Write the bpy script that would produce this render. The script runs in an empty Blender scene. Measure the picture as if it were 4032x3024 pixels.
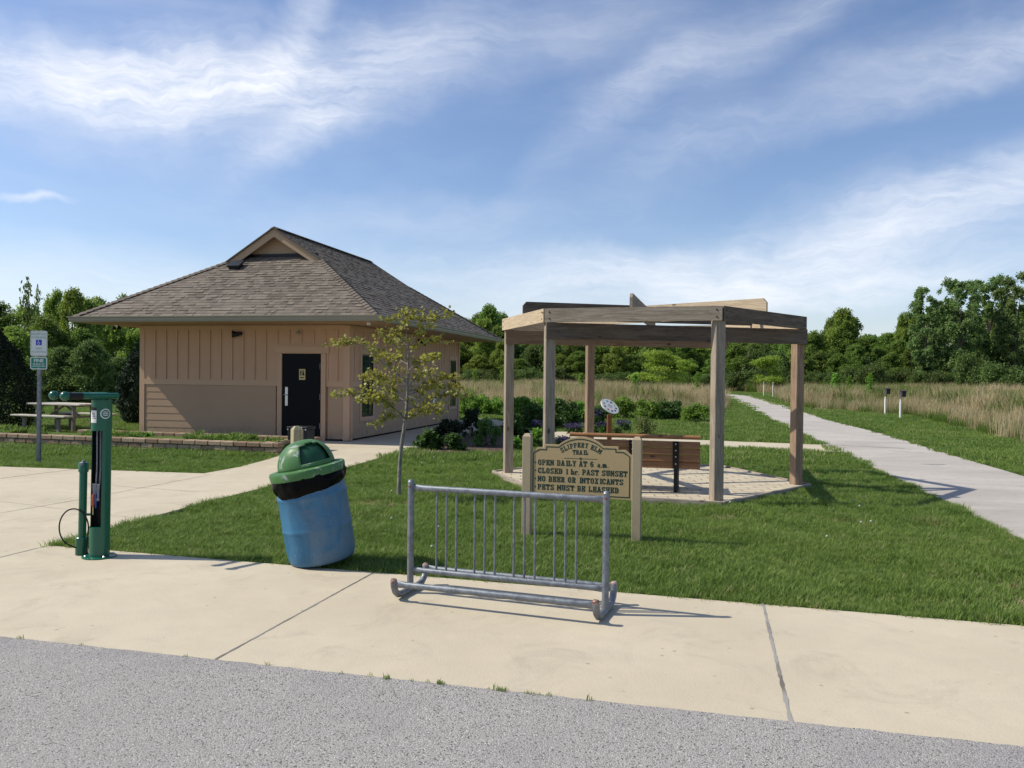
import bpy, math, random
import numpy as np
from mathutils import Vector, Matrix, noise as mnoise
sc = bpy.context.scene
COL = sc.collection
R = math.radians
# ------------------------------------------------------------------ camera
F_PX, CX, CY, EYE = 3262.0, 2016.0, 1512.0, 1.65
PITCH, ROLL = R(0.65), R(0.6)
fw = Vector((0, math.cos(PITCH), -math.sin(PITCH)))
r0 = Vector((1, 0, 0)); u0 = Vector((0, math.sin(PITCH), math.cos(PITCH)))
rt = r0*math.cos(ROLL) + u0*math.sin(ROLL)
up = -r0*math.sin(ROLL) + u0*math.cos(ROLL)
cam = bpy.data.cameras.new("camera"); camo = bpy.data.objects.new("camera", cam); COL.objects.link(camo)
m3 = Matrix((rt, up, -fw)).transposed()
camo.matrix_world = Matrix.Translation((0, 0, EYE)) @ m3.to_4x4()
cam.sensor_width = 36; cam.lens = 36*F_PX/4032; cam.clip_end = 3000; cam.clip_start = 0.05
sc.camera = camo

def ray(px, py):
    return fw*F_PX + rt*(px-CX) - up*(py-CY)
def G(px, py, z=0.0):
    "the ground point (height z) seen at a photograph pixel"
    d = ray(px, py); t = (z-EYE)/d.z
    return Vector((d.x*t, d.y*t, z))
def W(px, py, Y):
    d = ray(px, py); t = Y/d.y
    return Vector((d.x*t, Y, EYE+d.z*t))
# ------------------------------------------------------------------ light
SUN_EL, SUN_AZ = R(45), R(2)          # sun stands to the left, a little beyond the scene
sd = Vector((-math.cos(SUN_AZ)*math.cos(SUN_EL), math.sin(SUN_AZ)*math.cos(SUN_EL), math.sin(SUN_EL)))
sun = bpy.data.lights.new("sun", 'SUN'); sun.energy = 4.4; sun.angle = R(0.55); sun.color = (1.0, 0.94, 0.80)
suno = bpy.data.objects.new("sun", sun); COL.objects.link(suno)
suno.rotation_euler = sd.to_track_quat('Z', 'Y').to_euler()
suno.location = (-30, 3, 40)
sc.view_settings.view_transform = 'Standard'; sc.view_settings.look = 'None'
sc.view_settings.gamma = 1; sc.view_settings.exposure = 0.15
sc.cycles.max_bounces = 6; sc.cycles.transparent_max_bounces = 8
sc.cycles.use_denoising = True

class NT:
    def __init__(s, nt): s.nt = nt
    def n(s, t, **kw):
        nd = s.nt.nodes.new(t)
        for k, v in kw.items():
            if k.startswith('i_'):
                key = k[2:]; key = int(key) if key.isdigit() else key.replace('_', ' ')
                s.set(nd.inputs[key], v)
            else: setattr(nd, k, v)
        return nd
    def set(s, inp, v):
        if isinstance(v, bpy.types.NodeSocket): s.nt.links.new(v, inp)
        else:
            try: inp.default_value = v
            except Exception: inp.default_value = (*v, 1)[:len(inp.default_value)]
    def math(s, op, a, b=0.0, c=0.0, clamp=False):
        nd = s.nt.nodes.new('ShaderNodeMath'); nd.operation = op; nd.use_clamp = clamp
        s.set(nd.inputs[0], a); s.set(nd.inputs[1], b); s.set(nd.inputs[2], c); return nd.outputs[0]
    def mix(s, f, a, b, mode='MIX'):
        nd = s.nt.nodes.new('ShaderNodeMix'); nd.data_type = 'RGBA'; nd.blend_type = mode
        s.set(nd.inputs[0], f)
        for i, v in ((6, a), (7, b)):
            s.set(nd.inputs[i], v if isinstance(v, bpy.types.NodeSocket) else (*v[:3], 1))
        return nd.outputs[2]
    def noise(s, vec, scale, detail=4, rough=.55, dist=0.0, col=False):
        nd = s.n('ShaderNodeTexNoise'); s.set(nd.inputs['Scale'], scale); s.set(nd.inputs['Detail'], detail)
        s.set(nd.inputs['Roughness'], rough); s.set(nd.inputs['Distortion'], dist)
        if vec is not None: s.set(nd.inputs['Vector'], vec)
        return nd.outputs['Color' if col else 'Fac']
    def ramp(s, f, a, b, lo=0.0, hi=1.0, smooth=True):
        nd = s.n('ShaderNodeMapRange'); nd.interpolation_type = 'SMOOTHSTEP' if smooth else 'LINEAR'
        for i, v in enumerate((f, a, b, lo, hi)): s.set(nd.inputs[i], v)
        return nd.outputs[0]
    def mapping(s, vec, scale=(1, 1, 1), rot=(0, 0, 0), loc=(0, 0, 0), typ='POINT'):
        nd = s.n('ShaderNodeMapping'); nd.vector_type = typ
        s.set(nd.inputs['Vector'], vec); nd.inputs['Scale'].default_value = scale
        nd.inputs['Rotation'].default_value = rot; nd.inputs['Location'].default_value = loc
        return nd.outputs[0]
# ------------------------------------------------------------------ sky
world = bpy.data.worlds.new("World"); sc.world = world; world.use_nodes = True
wt = world.node_tree; wt.nodes.clear(); N = NT(wt)
sky = N.n('ShaderNodeTexSky', sky_type='NISHITA', sun_disc=False, sun_elevation=SUN_EL,
          sun_rotation=R(275), altitude=200, air_density=1.0, dust_density=0.7, ozone_density=2.2)
tc = N.n('ShaderNodeTexCoord').outputs['Generated']
sx = N.n('ShaderNodeSeparateXYZ', i_0=tc)
az = N.math('ARCTAN2', sx.outputs[0], sx.outputs[1]); el = N.math('ARCSINE', sx.outputs[2])
cv = N.n('ShaderNodeCombineXYZ', i_0=az, i_1=el).outputs[0]
d1 = N.noise(cv, 3.2, 5, .6, col=True)
dd = N.n('ShaderNodeVectorMath', operation='SUBTRACT', i_0=d1, i_1=(.5, .5, .5)).outputs[0]
dd = N.n('ShaderNodeVectorMath', operation='SCALE', i_0=dd); dd.inputs['Scale'].default_value = .16; dd = dd.outputs[0]
cw = N.n('ShaderNodeVectorMath', operation='ADD', i_0=cv, i_1=dd).outputs[0]
K = 2212/4032
def ell(x, y, lx, ly, rot, s):
    a = math.atan((x/K-CX)/F_PX); b = math.atan((1478-y/K)/F_PX*math.cos(a))
    v = N.mapping(cw, loc=(a, b, 0), rot=(0, 0, R(rot)), scale=(lx/K/F_PX, ly/K/F_PX, 1), typ='TEXTURE')
    l = N.n('ShaderNodeVectorMath', operation='LENGTH', i_0=v).outputs['Value']
    return N.ramp(l, 1.25, 0.0, 0, s)
tot = None
for e in [(170, 180, 470, 85, 3, 1.05), (480, 190, 370, 110, -2, .85), (640, 80, 210, 60, 60, .7), (330, 260, 460, 105, 0, .6),
          (650, 330, 170, 45, 28, .6), (800, 170, 300, 130, 20, .75), (1330, 240, 330, 60, 36, .36), (1640, 85, 440, 62, 17, .42),
          (1120, 100, 420, 95, 12, .38), (1830, 520, 700, 125, 9, .72), (1250, 575, 560, 66, 2, .75), (2130, 400, 380, 85, 17, .6),
          (98, 432, 75, 11, 4, 1.1), (1950, 165, 520, 75, 14, .42), (250, 610, 700, 85, 0, .5), (900, 480, 420, 60, 6, .32),
          (1450, 320, 260, 120, 30, .25), (2150, 120, 300, 45, 20, .4), (1700, 620, 900, 60, 2, .7)]:
    m = ell(*e); tot = m if tot is None else N.math('ADD', tot, m)
st = N.noise(N.mapping(cw, rot=(0, 0, R(-24)), scale=(2.2, 13, 1)), 1.6, 8, .62, .35)
st2 = N.noise(N.mapping(cw, scale=(5, 9, 1)), 1.7, 9, .63, .3)
st3 = N.noise(N.mapping(cw, rot=(0, 0, R(-20)), scale=(5, 34, 1)), 2.2, 10, .68, .2)
tex = N.math('ADD', N.math('ADD', N.math('MULTIPLY', st, .42), N.math('MULTIPLY', st2, .38)), N.math('MULTIPLY', st3, .46))
tex = N.ramp(tex, .40, .86, .12, 1.2, False)
cm = N.math('MULTIPLY', tot, tex)
veil = N.ramp(N.noise(N.mapping(cv, rot=(0, 0, R(-25)), scale=(1.2, 5, 1)), 1.4, 6, .6, .4), .42, .8, 0, .30)
hz = N.ramp(el, .16, 0.0, 0.0, .42)
cm = N.math('ADD', N.math('ADD', cm, veil), hz)
cm = N.ramp(cm, 0.0, 1.35, 0.0, 0.95, False)
blue = N.mix(1.0, sky.outputs[0], (1.16, 1.17, 1.28), 'MULTIPLY')
out = N.mix(cm, blue, (8.9, 9.2, 9.9))
bg = N.n('ShaderNodeBackground', i_Color=out); bg.inputs['Strength'].default_value = 0.1
wo = N.n('ShaderNodeOutputWorld'); wt.links.new(bg.outputs[0], wo.inputs[0])

# ------------------------------------------------------------------ materials
def mat(name, fn, rough=.8, metal=0.0, spec=.3, two=False):
    m = bpy.data.materials.new(name); m.use_nodes = True; nt = m.node_tree; nt.nodes.clear(); n = NT(nt)
    o = n.n('ShaderNodeOutputMaterial'); p = n.n('ShaderNodeBsdfPrincipled')
    p.inputs['Roughness'].default_value = rough; p.inputs['Metallic'].default_value = metal
    p.inputs['Specular IOR Level'].default_value = spec
    nt.links.new(p.outputs[0], o.inputs[0]); fn(n, p, o); return m
def bump(n, p, h, dist=.01, strength=1.0):
    b = n.n('ShaderNodeBump'); n.set(b.inputs['Height'], h); b.inputs['Distance'].default_value = dist
    b.inputs['Strength'].default_value = strength; n.nt.links.new(b.outputs[0], p.inputs['Normal'])
def pos(n): return n.n('ShaderNodeNewGeometry').outputs['Position']
def objc(n): return n.n('ShaderNodeTexCoord').outputs['Object']
def base(n, p, c): n.set(p.inputs['Base Color'], c)
def flat(c, var=.12, sc_=6.0, bmp=0.0):
    def f(n, p, o):
        v = objc(n); q = n.noise(v, sc_, 5, .6)
        base(n, p, n.mix(q, [x*(1-var) for x in c], [x*(1+var) for x in c]))
        if bmp: bump(n, p, n.noise(v, sc_*8, 3), bmp)
    return f
def m_concrete(n, p, o):
    v = pos(n)
    a = n.noise(v, .55, 5, .6); b = n.noise(v, 4, 6, .65); c = n.noise(v, 60, 3, .7); st_ = n.noise(v, 1.7, 7, .72, .8)
    col = n.mix(n.ramp(a, .3, .7), (.50, .432, .315), (.575, .50, .375))
    col = n.mix(n.ramp(b, .35, .75, 0, .5), col, (.48, .42, .32))
    col = n.mix(n.ramp(c, .52, .72, 0, .22), col, (.38, .32, .26))
    col = n.mix(n.ramp(st_, .50, .70, 0, .55), col, (.39, .335, .255)); col = n.mix(n.ramp(n.noise(v, .9, 6, .7), .55, .7, 0, .35), col, (.66, .58, .43))
    vo = n.n('ShaderNodeTexVoronoi', i_Vector=v, i_Scale=5.5); vo.inputs['Randomness'].default_value = 1
    spot = n.math('MULTIPLY', n.ramp(vo.outputs['Distance'], .09, .04), n.ramp(n.noise(v, 2.3, 2), .42, .52))
    col = n.mix(n.math('MULTIPLY', spot, .6), col, (.22, .19, .15))
    base(n, p, col); bump(n, p, n.math('ADD', c, n.math('MULTIPLY', b, .8)), .0022)
def m_asphalt(n, p, o):
    v = pos(n)
    vd = n.n('ShaderNodeVectorMath', operation='ADD', i_0=v, i_1=n.n('ShaderNodeVectorMath', operation='SCALE', i_0=n.noise(v, 55, 2, col=True)).outputs[0])
    vd.inputs[1].links[0].from_node.inputs['Scale'].default_value = .012
    vo = n.n('ShaderNodeTexVoronoi', i_Vector=vd.outputs[0], i_Scale=125.0)
    cell = vo.outputs['Color']; dist = vo.outputs['Distance']
    g = n.n('ShaderNodeSeparateColor', i_0=cell).outputs[0]
    a = n.ramp(n.noise(v, .7, 5, .6), .3, .7); bb = n.noise(v, 9, 4, .6)
    stone = n.mix(g, (.33, .31, .29), (.47, .445, .415))
    stone = n.mix(n.ramp(g, .95, .98), stone, (.62, .60, .585))
    stone = n.mix(n.ramp(g, .09, .04), stone, (.08, .075, .075))
    col = n.mix(n.ramp(dist, .42, .8, 0, .65), stone, (.19, .175, .17))
    col = n.mix(n.math('MULTIPLY', a, .25), col, (.31, .285, .275))
    pc = n.ramp(n.noise(v, 1.3, 3, .5, .4), .50, .72, 0, .5)
    col = n.mix(pc, col, (.25, .235, .245), 'MIX')
    col = n.mix(n.ramp(bb, .4, .7, 0, .2), col, (.36, .33, .34))
    base(n, p, col)
    h = n.math('SUBTRACT', 1.0, dist); bump(n, p, n.math('ADD', h, n.math('MULTIPLY', g, .5)), .005, .8)
def m_trail(n, p, o):
    v = pos(n); a = n.noise(n.mapping(v, scale=(.35, .8, 1)), .8, 7, .65, .8); c = n.noise(v, 40, 3, .7)
    col = n.mix(n.ramp(a, .32, .68), (.39, .355, .315), (.50, .46, .41))
    col = n.mix(n.ramp(n.noise(v, 7, 4), .5, .75, 0, .35), col, (.26, .24, .23))
    col = n.mix(n.ramp(c, .5, .75, 0, .4), col, (.25, .23, .22)); base(n, p, col); bump(n, p, c, .004)
def m_ground(n, p, o):
    v = pos(n); a = n.noise(v, .35, 4); b = n.noise(v, 7, 6, .7)
    col = n.mix(n.ramp(a, .3, .7), (.075, .125, .028), (.11, .165, .038))
    col = n.mix(n.ramp(b, .35, .7, 0, .8), col, (.06, .10, .022)); base(n, p, col); bump(n, p, b, .03)
def m_joint(n, p, o):
    v = pos(n); base(n, p, n.mix(n.ramp(n.noise(v, 1.1, 3), .36, .52), (.15, .135, .12), (.31, .295, .275)))
def m_grass(dry=False):
    def f(n, p, o):
        oi = n.n('ShaderNodeObjectInfo').outputs['Random']; v = pos(n)
        a = n.ramp(n.noise(v, .9, 4, .6), .32, .7); b = n.ramp(n.noise(v, .22, 3), .35, .65)
        if dry:
            col = n.mix(oi, (.40, .315, .17), (.62, .52, .32)); col = n.mix(n.ramp(n.noise(v, .12, 4), .5, .68, 0, .7), col, (.24, .27, .10))
            tr = (.45, .32, .18)
        else:
            col = n.mix(oi, (.075, .135, .026), (.24, .335, .075)); col = n.mix(n.math('MULTIPLY', a, .6), col, (.235, .305, .075))
            col = n.mix(n.math('MULTIPLY', b, .35), col, (.10, .18, .04))
            col = n.mix(n.ramp(oi, .955, .97, 0, .75), col, (.44, .40, .19)); col = n.mix(n.math('MULTIPLY', n.ramp(n.noise(v, .33, 5, .7), .60, .72), n.ramp(n.noise(v, 3, 3), .3, .6)), col, (.36, .31, .13)); tr = (.22, .36, .05)
        base(n, p, col)
        t = n.n('ShaderNodeBsdfTranslucent', i_Color=n.mix(.5, col, tr)); mx = n.n('ShaderNodeMixShader'); mx.inputs[0].default_value = .35
        n.nt.links.new(p.outputs[0], mx.inputs[1]); n.nt.links.new(t.outputs[0], mx.inputs[2]); n.nt.links.new(mx.outputs[0], o.inputs[0])
    return f
def m_leaf(c1, c2, trans=.35, gloss=None):
    trans = min(.55, trans+.08)
    def f(n, p, o):
        at = n.n('ShaderNodeAttribute', attribute_name='tint').outputs['Fac']
        oi = n.n('ShaderNodeObjectInfo').outputs['Random']
        col = n.mix(at, c1, c2); hs = n.n('ShaderNodeHueSaturation', i_Color=col)
        n.set(hs.inputs['Value'], n.ramp(oi, 0, 1, .8, 1.2, False)); n.set(hs.inputs['Hue'], n.ramp(oi, 0, 1, .485, .512, False))
        col = hs.outputs[0]; base(n, p, col)
        t = n.n('ShaderNodeBsdfTranslucent', i_Color=col); mx = n.n('ShaderNodeMixShader'); mx.inputs[0].default_value = trans
        n.nt.links.new(p.outputs[0], mx.inputs[1]); n.nt.links.new(t.outputs[0], mx.inputs[2]); n.nt.links.new(mx.outputs[0], o.inputs[0])
    return f
def m_wood(c1, c2, axis=2, warm=None):
    def f(n, p, o):
        v = objc(n); s = [14, 14, 14]; s[axis] = 1.1
        oi = n.n('ShaderNodeObjectInfo').outputs['Random']
        v2 = n.n('ShaderNodeVectorMath', operation='ADD', i_0=v, i_1=n.n('ShaderNodeCombineXYZ', i_0=n.math('MULTIPLY', oi, 7), i_1=n.math('MULTIPLY', oi, 13)).outputs[0]).outputs[0]
        g = n.noise(n.mapping(v2, scale=s), 1.5, 5, .6, 1.4)
        fg = n.noise(n.mapping(v2, scale=[x*6 for x in s]), 1.5, 3, .6, .3)
        col = n.mix(n.ramp(g, .3, .7), c1, c2); col = n.mix(n.ramp(fg, .45, .8, 0, .5), col, [x*.45 for x in c1])
        col = n.mix(n.ramp(n.noise(v2, 1.7, 3), .4, .75, 0, .45), col, warm or [x*.75 for x in c2])
        vo = n.n('ShaderNodeTexVoronoi', i_Vector=n.mapping(v2, scale=[2.6 if i != axis else 1.3 for i in range(3)]), i_Scale=1.6)
        col = n.mix(n.ramp(vo.outputs['Distance'], .12, .05, 0, .8), col, [x*.22 for x in c1])
        base(n, p, col); bump(n, p, n.math('ADD', fg, g), .003)
    return f
def m_paint(c, dirt=.15):
    def f(n, p, o):
        v = objc(n); a = n.noise(v, 1.4, 5, .6); b = n.noise(v, 38, 3)
        col = n.mix(n.ramp(a, .3, .75, 0, dirt), c, [x*.62 for x in c]); col = n.mix(n.ramp(b, .4, .8, 0, .12), col, [x*.7 for x in c])
        z_ = n.n('ShaderNodeSeparateXYZ', i_0=pos(n)).outputs[2]; col = n.mix(n.math('MULTIPLY', n.ramp(z_, .42, .04), n.ramp(n.noise(v, 6, 5, .7), .35, .7, 0, .55)), col, (.20, .16, .11))
        base(n, p, col); bump(n, p, b, .0012)
    return f
def m_shingle(n, p, o):
    at = n.n('ShaderNodeAttribute', attribute_name='tint').outputs['Fac']; v = objc(n)
    col = n.mix(n.ramp(at, .1, .9, 0, 1, False), (.112, .094, .077), (.23, .195, .155))
    col = n.mix(n.ramp(n.noise(v, 45, 3, .8), .35, .75, 0, .5), col, (.12, .095, .085))
    col = n.mix(n.ramp(n.noise(v, .7, 4), .4, .7, 0, .25), col, (.30, .26, .22)); base(n, p, col); bump(n, p, n.noise(v, 120, 2), .002)
def m_galv(n, p, o):
    v = objc(n); a = n.noise(v, 22, 5, .7); b = n.noise(v, 3.5, 4)
    col = n.mix(n.ramp(a, .35, .65), (.14, .155, .175), (.235, .255, .285)); col = n.mix(n.ramp(b, .5, .75, 0, .45), col, (.22, .22, .225))
    base(n, p, col); n.set(p.inputs['Roughness'], n.ramp(a, .3, .7, .42, .6)); bump(n, p, a, .0012)
def m_rust(n, p, o):
    v = objc(n); a = n.noise(v, 28, 5, .7)
    base(n, p, n.mix(n.ramp(a, .42, .58), (.16, .045, .018), (.45, .36, .33))); bump(n, p, a, .004)
def m_barrel(n, p, o):
    v = objc(n); a = n.noise(v, 3.2, 5, .6, .6); b = n.noise(n.mapping(v, scale=(1, 1, .25)), 7, 5, .7); c = n.noise(v, 40, 3)
    col = n.mix(n.ramp(b, .3, .7), (.030, .125, .235), (.050, .175, .31))
    sx_ = n.n('ShaderNodeSeparateXYZ', i_0=v); 
    reg = n.math('MULTIPLY', n.ramp(sx_.outputs[0], -.10, .02), n.ramp(a, .38, .60))
    col = n.mix(n.math('MULTIPLY', reg, .45), col, (.17, .21, .235))
    col = n.mix(n.ramp(c, .6, .8, 0, .3), col, (.30, .38, .45)); base(n, p, col)
    n.set(p.inputs['Roughness'], n.ramp(a, .3, .7, .32, .55)); bump(n, p, n.math('ADD', c, a), .002)
def m_lid(n, p, o):
    v = objc(n); a = n.noise(v, 9, 6, .7, .5); b = n.noise(v, 2.5, 4)
    sz = n.n('ShaderNodeSeparateXYZ', i_0=v)
    col = n.mix(n.ramp(b, .3, .7), (.050, .135, .042), (.075, .19, .062))
    col = n.mix(n.math('MULTIPLY', n.ramp(a, .57, .64), .85), col, (.33, .37, .36))
    base(n, p, col); n.set(p.inputs['Roughness'], n.ramp(a, .4, .6, .38, .6)); bump(n, p, a, .002)
def m_paver(n, p, o):
    v = objc(n); br = n.n('ShaderNodeTexBrick', i_Vector=v, i_Scale=1.0)
    br.offset = .5; br.inputs['Brick Width'].default_value = .30; br.inputs['Row Height'].default_value = .2
    br.inputs['Mortar Size'].default_value = .010; br.inputs['Mortar Smooth'].default_value = .2
    n.set(br.inputs['Color1'], (.58, .50, .36, 1)); n.set(br.inputs['Color2'], (.50, .43, .31, 1)); n.set(br.inputs['Mortar'], (.26, .215, .16, 1))
    a = n.noise(v, 5, 5); col = n.mix(n.ramp(a, .4, .75, 0, .3), br.outputs[0], (.36, .30, .24)); base(n, p, col)
    bump(n, p, n.math('SUBTRACT', 1.0, br.outputs['Fac']), .006)
def m_bark(c1, c2, s=(9, 9, 2)):
    def f(n, p, o):
        v = objc(n); a = n.noise(n.mapping(v, scale=s), 2.2, 6, .7, .5)
        base(n, p, n.mix(n.ramp(a, .35, .65), c1, c2)); bump(n, p, a, .01)
    return f
def m_glass(n, p, o):
    v = pos(n); base(n, p, n.mix(n.ramp(n.noise(v, 3, 3), .4, .6), (.010, .022, .020), (.03, .045, .04))); p.inputs['Roughness'].default_value = .04
def m_block(n, p, o):
    at = n.n('ShaderNodeAttribute', attribute_name='tint').outputs['Fac']; v = objc(n); a = n.noise(v, 30, 5, .75)
    col = n.mix(at, (.25, .165, .105), (.44, .33, .225)); col = n.mix(n.ramp(a, .4, .75, 0, .6), col, (.19, .14, .105)); base(n, p, col); bump(n, p, a, .012)
M = {}
M['concrete'] = mat('concrete', m_concrete, .85); M['asphalt'] = mat('asphalt', m_asphalt, .9, spec=.2)
M['trail'] = mat('trail_paving', m_trail, .9); M['ground'] = mat('turf_soil', m_ground, .95, spec=.05)
M['joint'] = mat('joint_filler', m_joint, .95); M['grass'] = mat('grass', m_grass(), .6, spec=.25); M['dry'] = mat('dry_grass', m_grass(True), .8, spec=.1)
M['wood'] = mat('weathered_wood', m_wood((.235, .19, .145), (.41, .34, .265), 2), .85, spec=.15)
M['woodx'] = mat('weathered_beam', m_wood((.235, .19, .145), (.41, .34, .265), 0), .85, spec=.15)
M['wood_shaded'] = mat('shaded_beam', m_wood((.10, .075, .06), (.20, .155, .12), 0), .85, spec=.15)  # darker copy of the beam wood, shade put into its colour
M['wood_sunlit'] = mat('sunlit_beam', m_wood((.42, .325, .22), (.60, .48, .34), 0), .85, spec=.15)  # paler copy of the beam wood, sunlight put into its colour
M['woodr'] = mat('brown_post', m_wood((.205, .14, .095), (.35, .25, .175), 2), .85, spec=.15)
M['woodrx'] = mat('brown_beam', m_wood((.20, .13, .085), (.34, .235, .155), 0), .85, spec=.15); M['bollard'] = mat('old_wood', m_wood((.26, .23, .15), (.44, .39, .27), 2), .9)
M['upper'] = mat('upper_siding', m_paint((.57, .35, .225)), .75); M['lower'] = mat('lower_siding', m_paint((.45, .295, .19)), .75)
M['trim'] = mat('trim_paint', m_paint((.57, .365, .235)), .7); M['rake'] = mat('rake_paint', m_paint((.44, .31, .20)), .7)
M['gutter'] = mat('gutter_metal', m_paint((.30, .27, .21)), .45); M['soffit'] = mat('soffit_paint', m_paint((.47, .30, .20)), .8)
M['shingle'] = mat('shingle', m_shingle, .92, spec=.15); M['black'] = mat('black_paint', flat((.012, .013, .015), .2), .42)
M['door'] = mat('door_paint', flat((.004, .0045, .006), .1), .5, spec=.12); M['glass'] = mat('window_glass', m_glass, .05, spec=.6)
M['steel'] = mat('brushed_steel', flat((.55, .56, .56), .08, 20), .3, 1.0); M['galv'] = mat('galvanised_steel', m_galv, .5, .55)
M['rust'] = mat('rusty_steel', m_rust, .8, .2); M['barrel'] = mat('blue_plastic', m_barrel, .4); M['lid'] = mat('green_plastic', m_lid, .42)
M['flap'] = mat('dark_green_plastic', flat((.018, .075, .035), .3, 14), .35); M['bag'] = mat('black_film', flat((.004, .004, .0045), .1, 20), .26, spec=.06)
M['green'] = mat('green_enamel', flat((.006, .105, .062), .12, 4), .28, spec=.5); M['rubber'] = mat('rubber', flat((.012, .012, .013), .1), .6)
M['white'] = mat('white_paint', flat((.74, .74, .72), .06), .5); M['puff'] = mat('seed_puff', flat((.42, .43, .38), .1), .9); M['tan'] = mat('tan_sign', m_paint((.47, .345, .18), .08), .55)
M['tanpost'] = mat('tan_post', m_paint((.43, .345, .225), .25), .7); M['dkgreen'] = mat('dark_green_paint', flat((.018, .045, .032), .1), .6)
M['signgreen'] = mat('sign_green', flat((.012, .19, .13), .05), .4); M['signblue'] = mat('sign_blue', flat((.02, .04, .42), .05), .4)
M['signgrey'] = mat('faded_green', flat((.30, .42, .37), .1), .5); M['signwhite'] = mat('sign_white', flat((.58, .62, .63), .05), .35)
M['slat'] = mat('brown_slat', m_wood((.24, .10, .037), (.37, .18, .075), 0), .5, spec=.4)
M['table'] = mat('picnic_board', m_wood((.42, .38, .32), (.60, .55, .48), 0), .8); M['tleg'] = mat('picnic_frame', m_wood((.17, .15, .13), (.27, .24, .21), 2), .8)
M['paver'] = mat('tan_pavers', m_paver, .85); M['block'] = mat('wall_block', m_block, .95); M['edging'] = mat('edging_timber', m_wood((.26, .21, .17), (.42, .36, .30), 0), .9)
M['bark'] = mat('tree_bark', m_bark((.06, .05, .042), (.15, .13, .11)), .95); M['bark2'] = mat('young_bark', m_bark((.13, .12, .11), (.30, .28, .25), (14, 14, 4)), .9)
M['soil'] = mat('mulch', m_bark((.05, .034, .024), (.13, .085, .058), (6, 6, 6)), .95); M['orangewood'] = mat('orange_post', m_wood((.25, .085, .03), (.40, .15, .055), 2), .7)
M['gold'] = mat('gold_plate', flat((.55, .43, .19), .1), .4); M['darkbox'] = mat('weathered_box', flat((.055, .045, .05), .2), .8)
M['l_tree'] = mat('tree_leaf', m_leaf((.075, .14, .026), (.24, .35, .065), .5), .5, spec=.3); M['l_bright'] = mat('bright_leaf', m_leaf((.18, .29, .035), (.38, .48, .075), .5), .55)
M['l_cotton'] = mat('cottonwood_leaf', m_leaf((.10, .165, .050), (.25, .34, .11), .48), .45, spec=.4); M['l_shrub'] = mat('shrub_leaf', m_leaf((.11, .23, .03), (.27, .44, .07), .5), .5)
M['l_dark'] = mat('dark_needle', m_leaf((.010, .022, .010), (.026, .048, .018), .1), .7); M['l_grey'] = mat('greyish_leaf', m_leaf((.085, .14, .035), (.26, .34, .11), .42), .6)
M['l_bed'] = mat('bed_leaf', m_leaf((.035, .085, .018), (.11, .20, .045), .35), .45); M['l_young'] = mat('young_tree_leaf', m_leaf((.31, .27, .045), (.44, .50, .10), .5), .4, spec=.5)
M['l_mid'] = mat('mid_leaf', m_leaf((.06, .11, .028), (.17, .24, .06), .42), .55); M['purple'] = mat('purple_petal', m_leaf((.05, .035, .11), (.10, .075, .19), .3), .6); M['l_yel'] = mat('yellow_green_leaf', m_leaf((.13, .20, .030), (.32, .42, .075), .5), .5)

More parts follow.
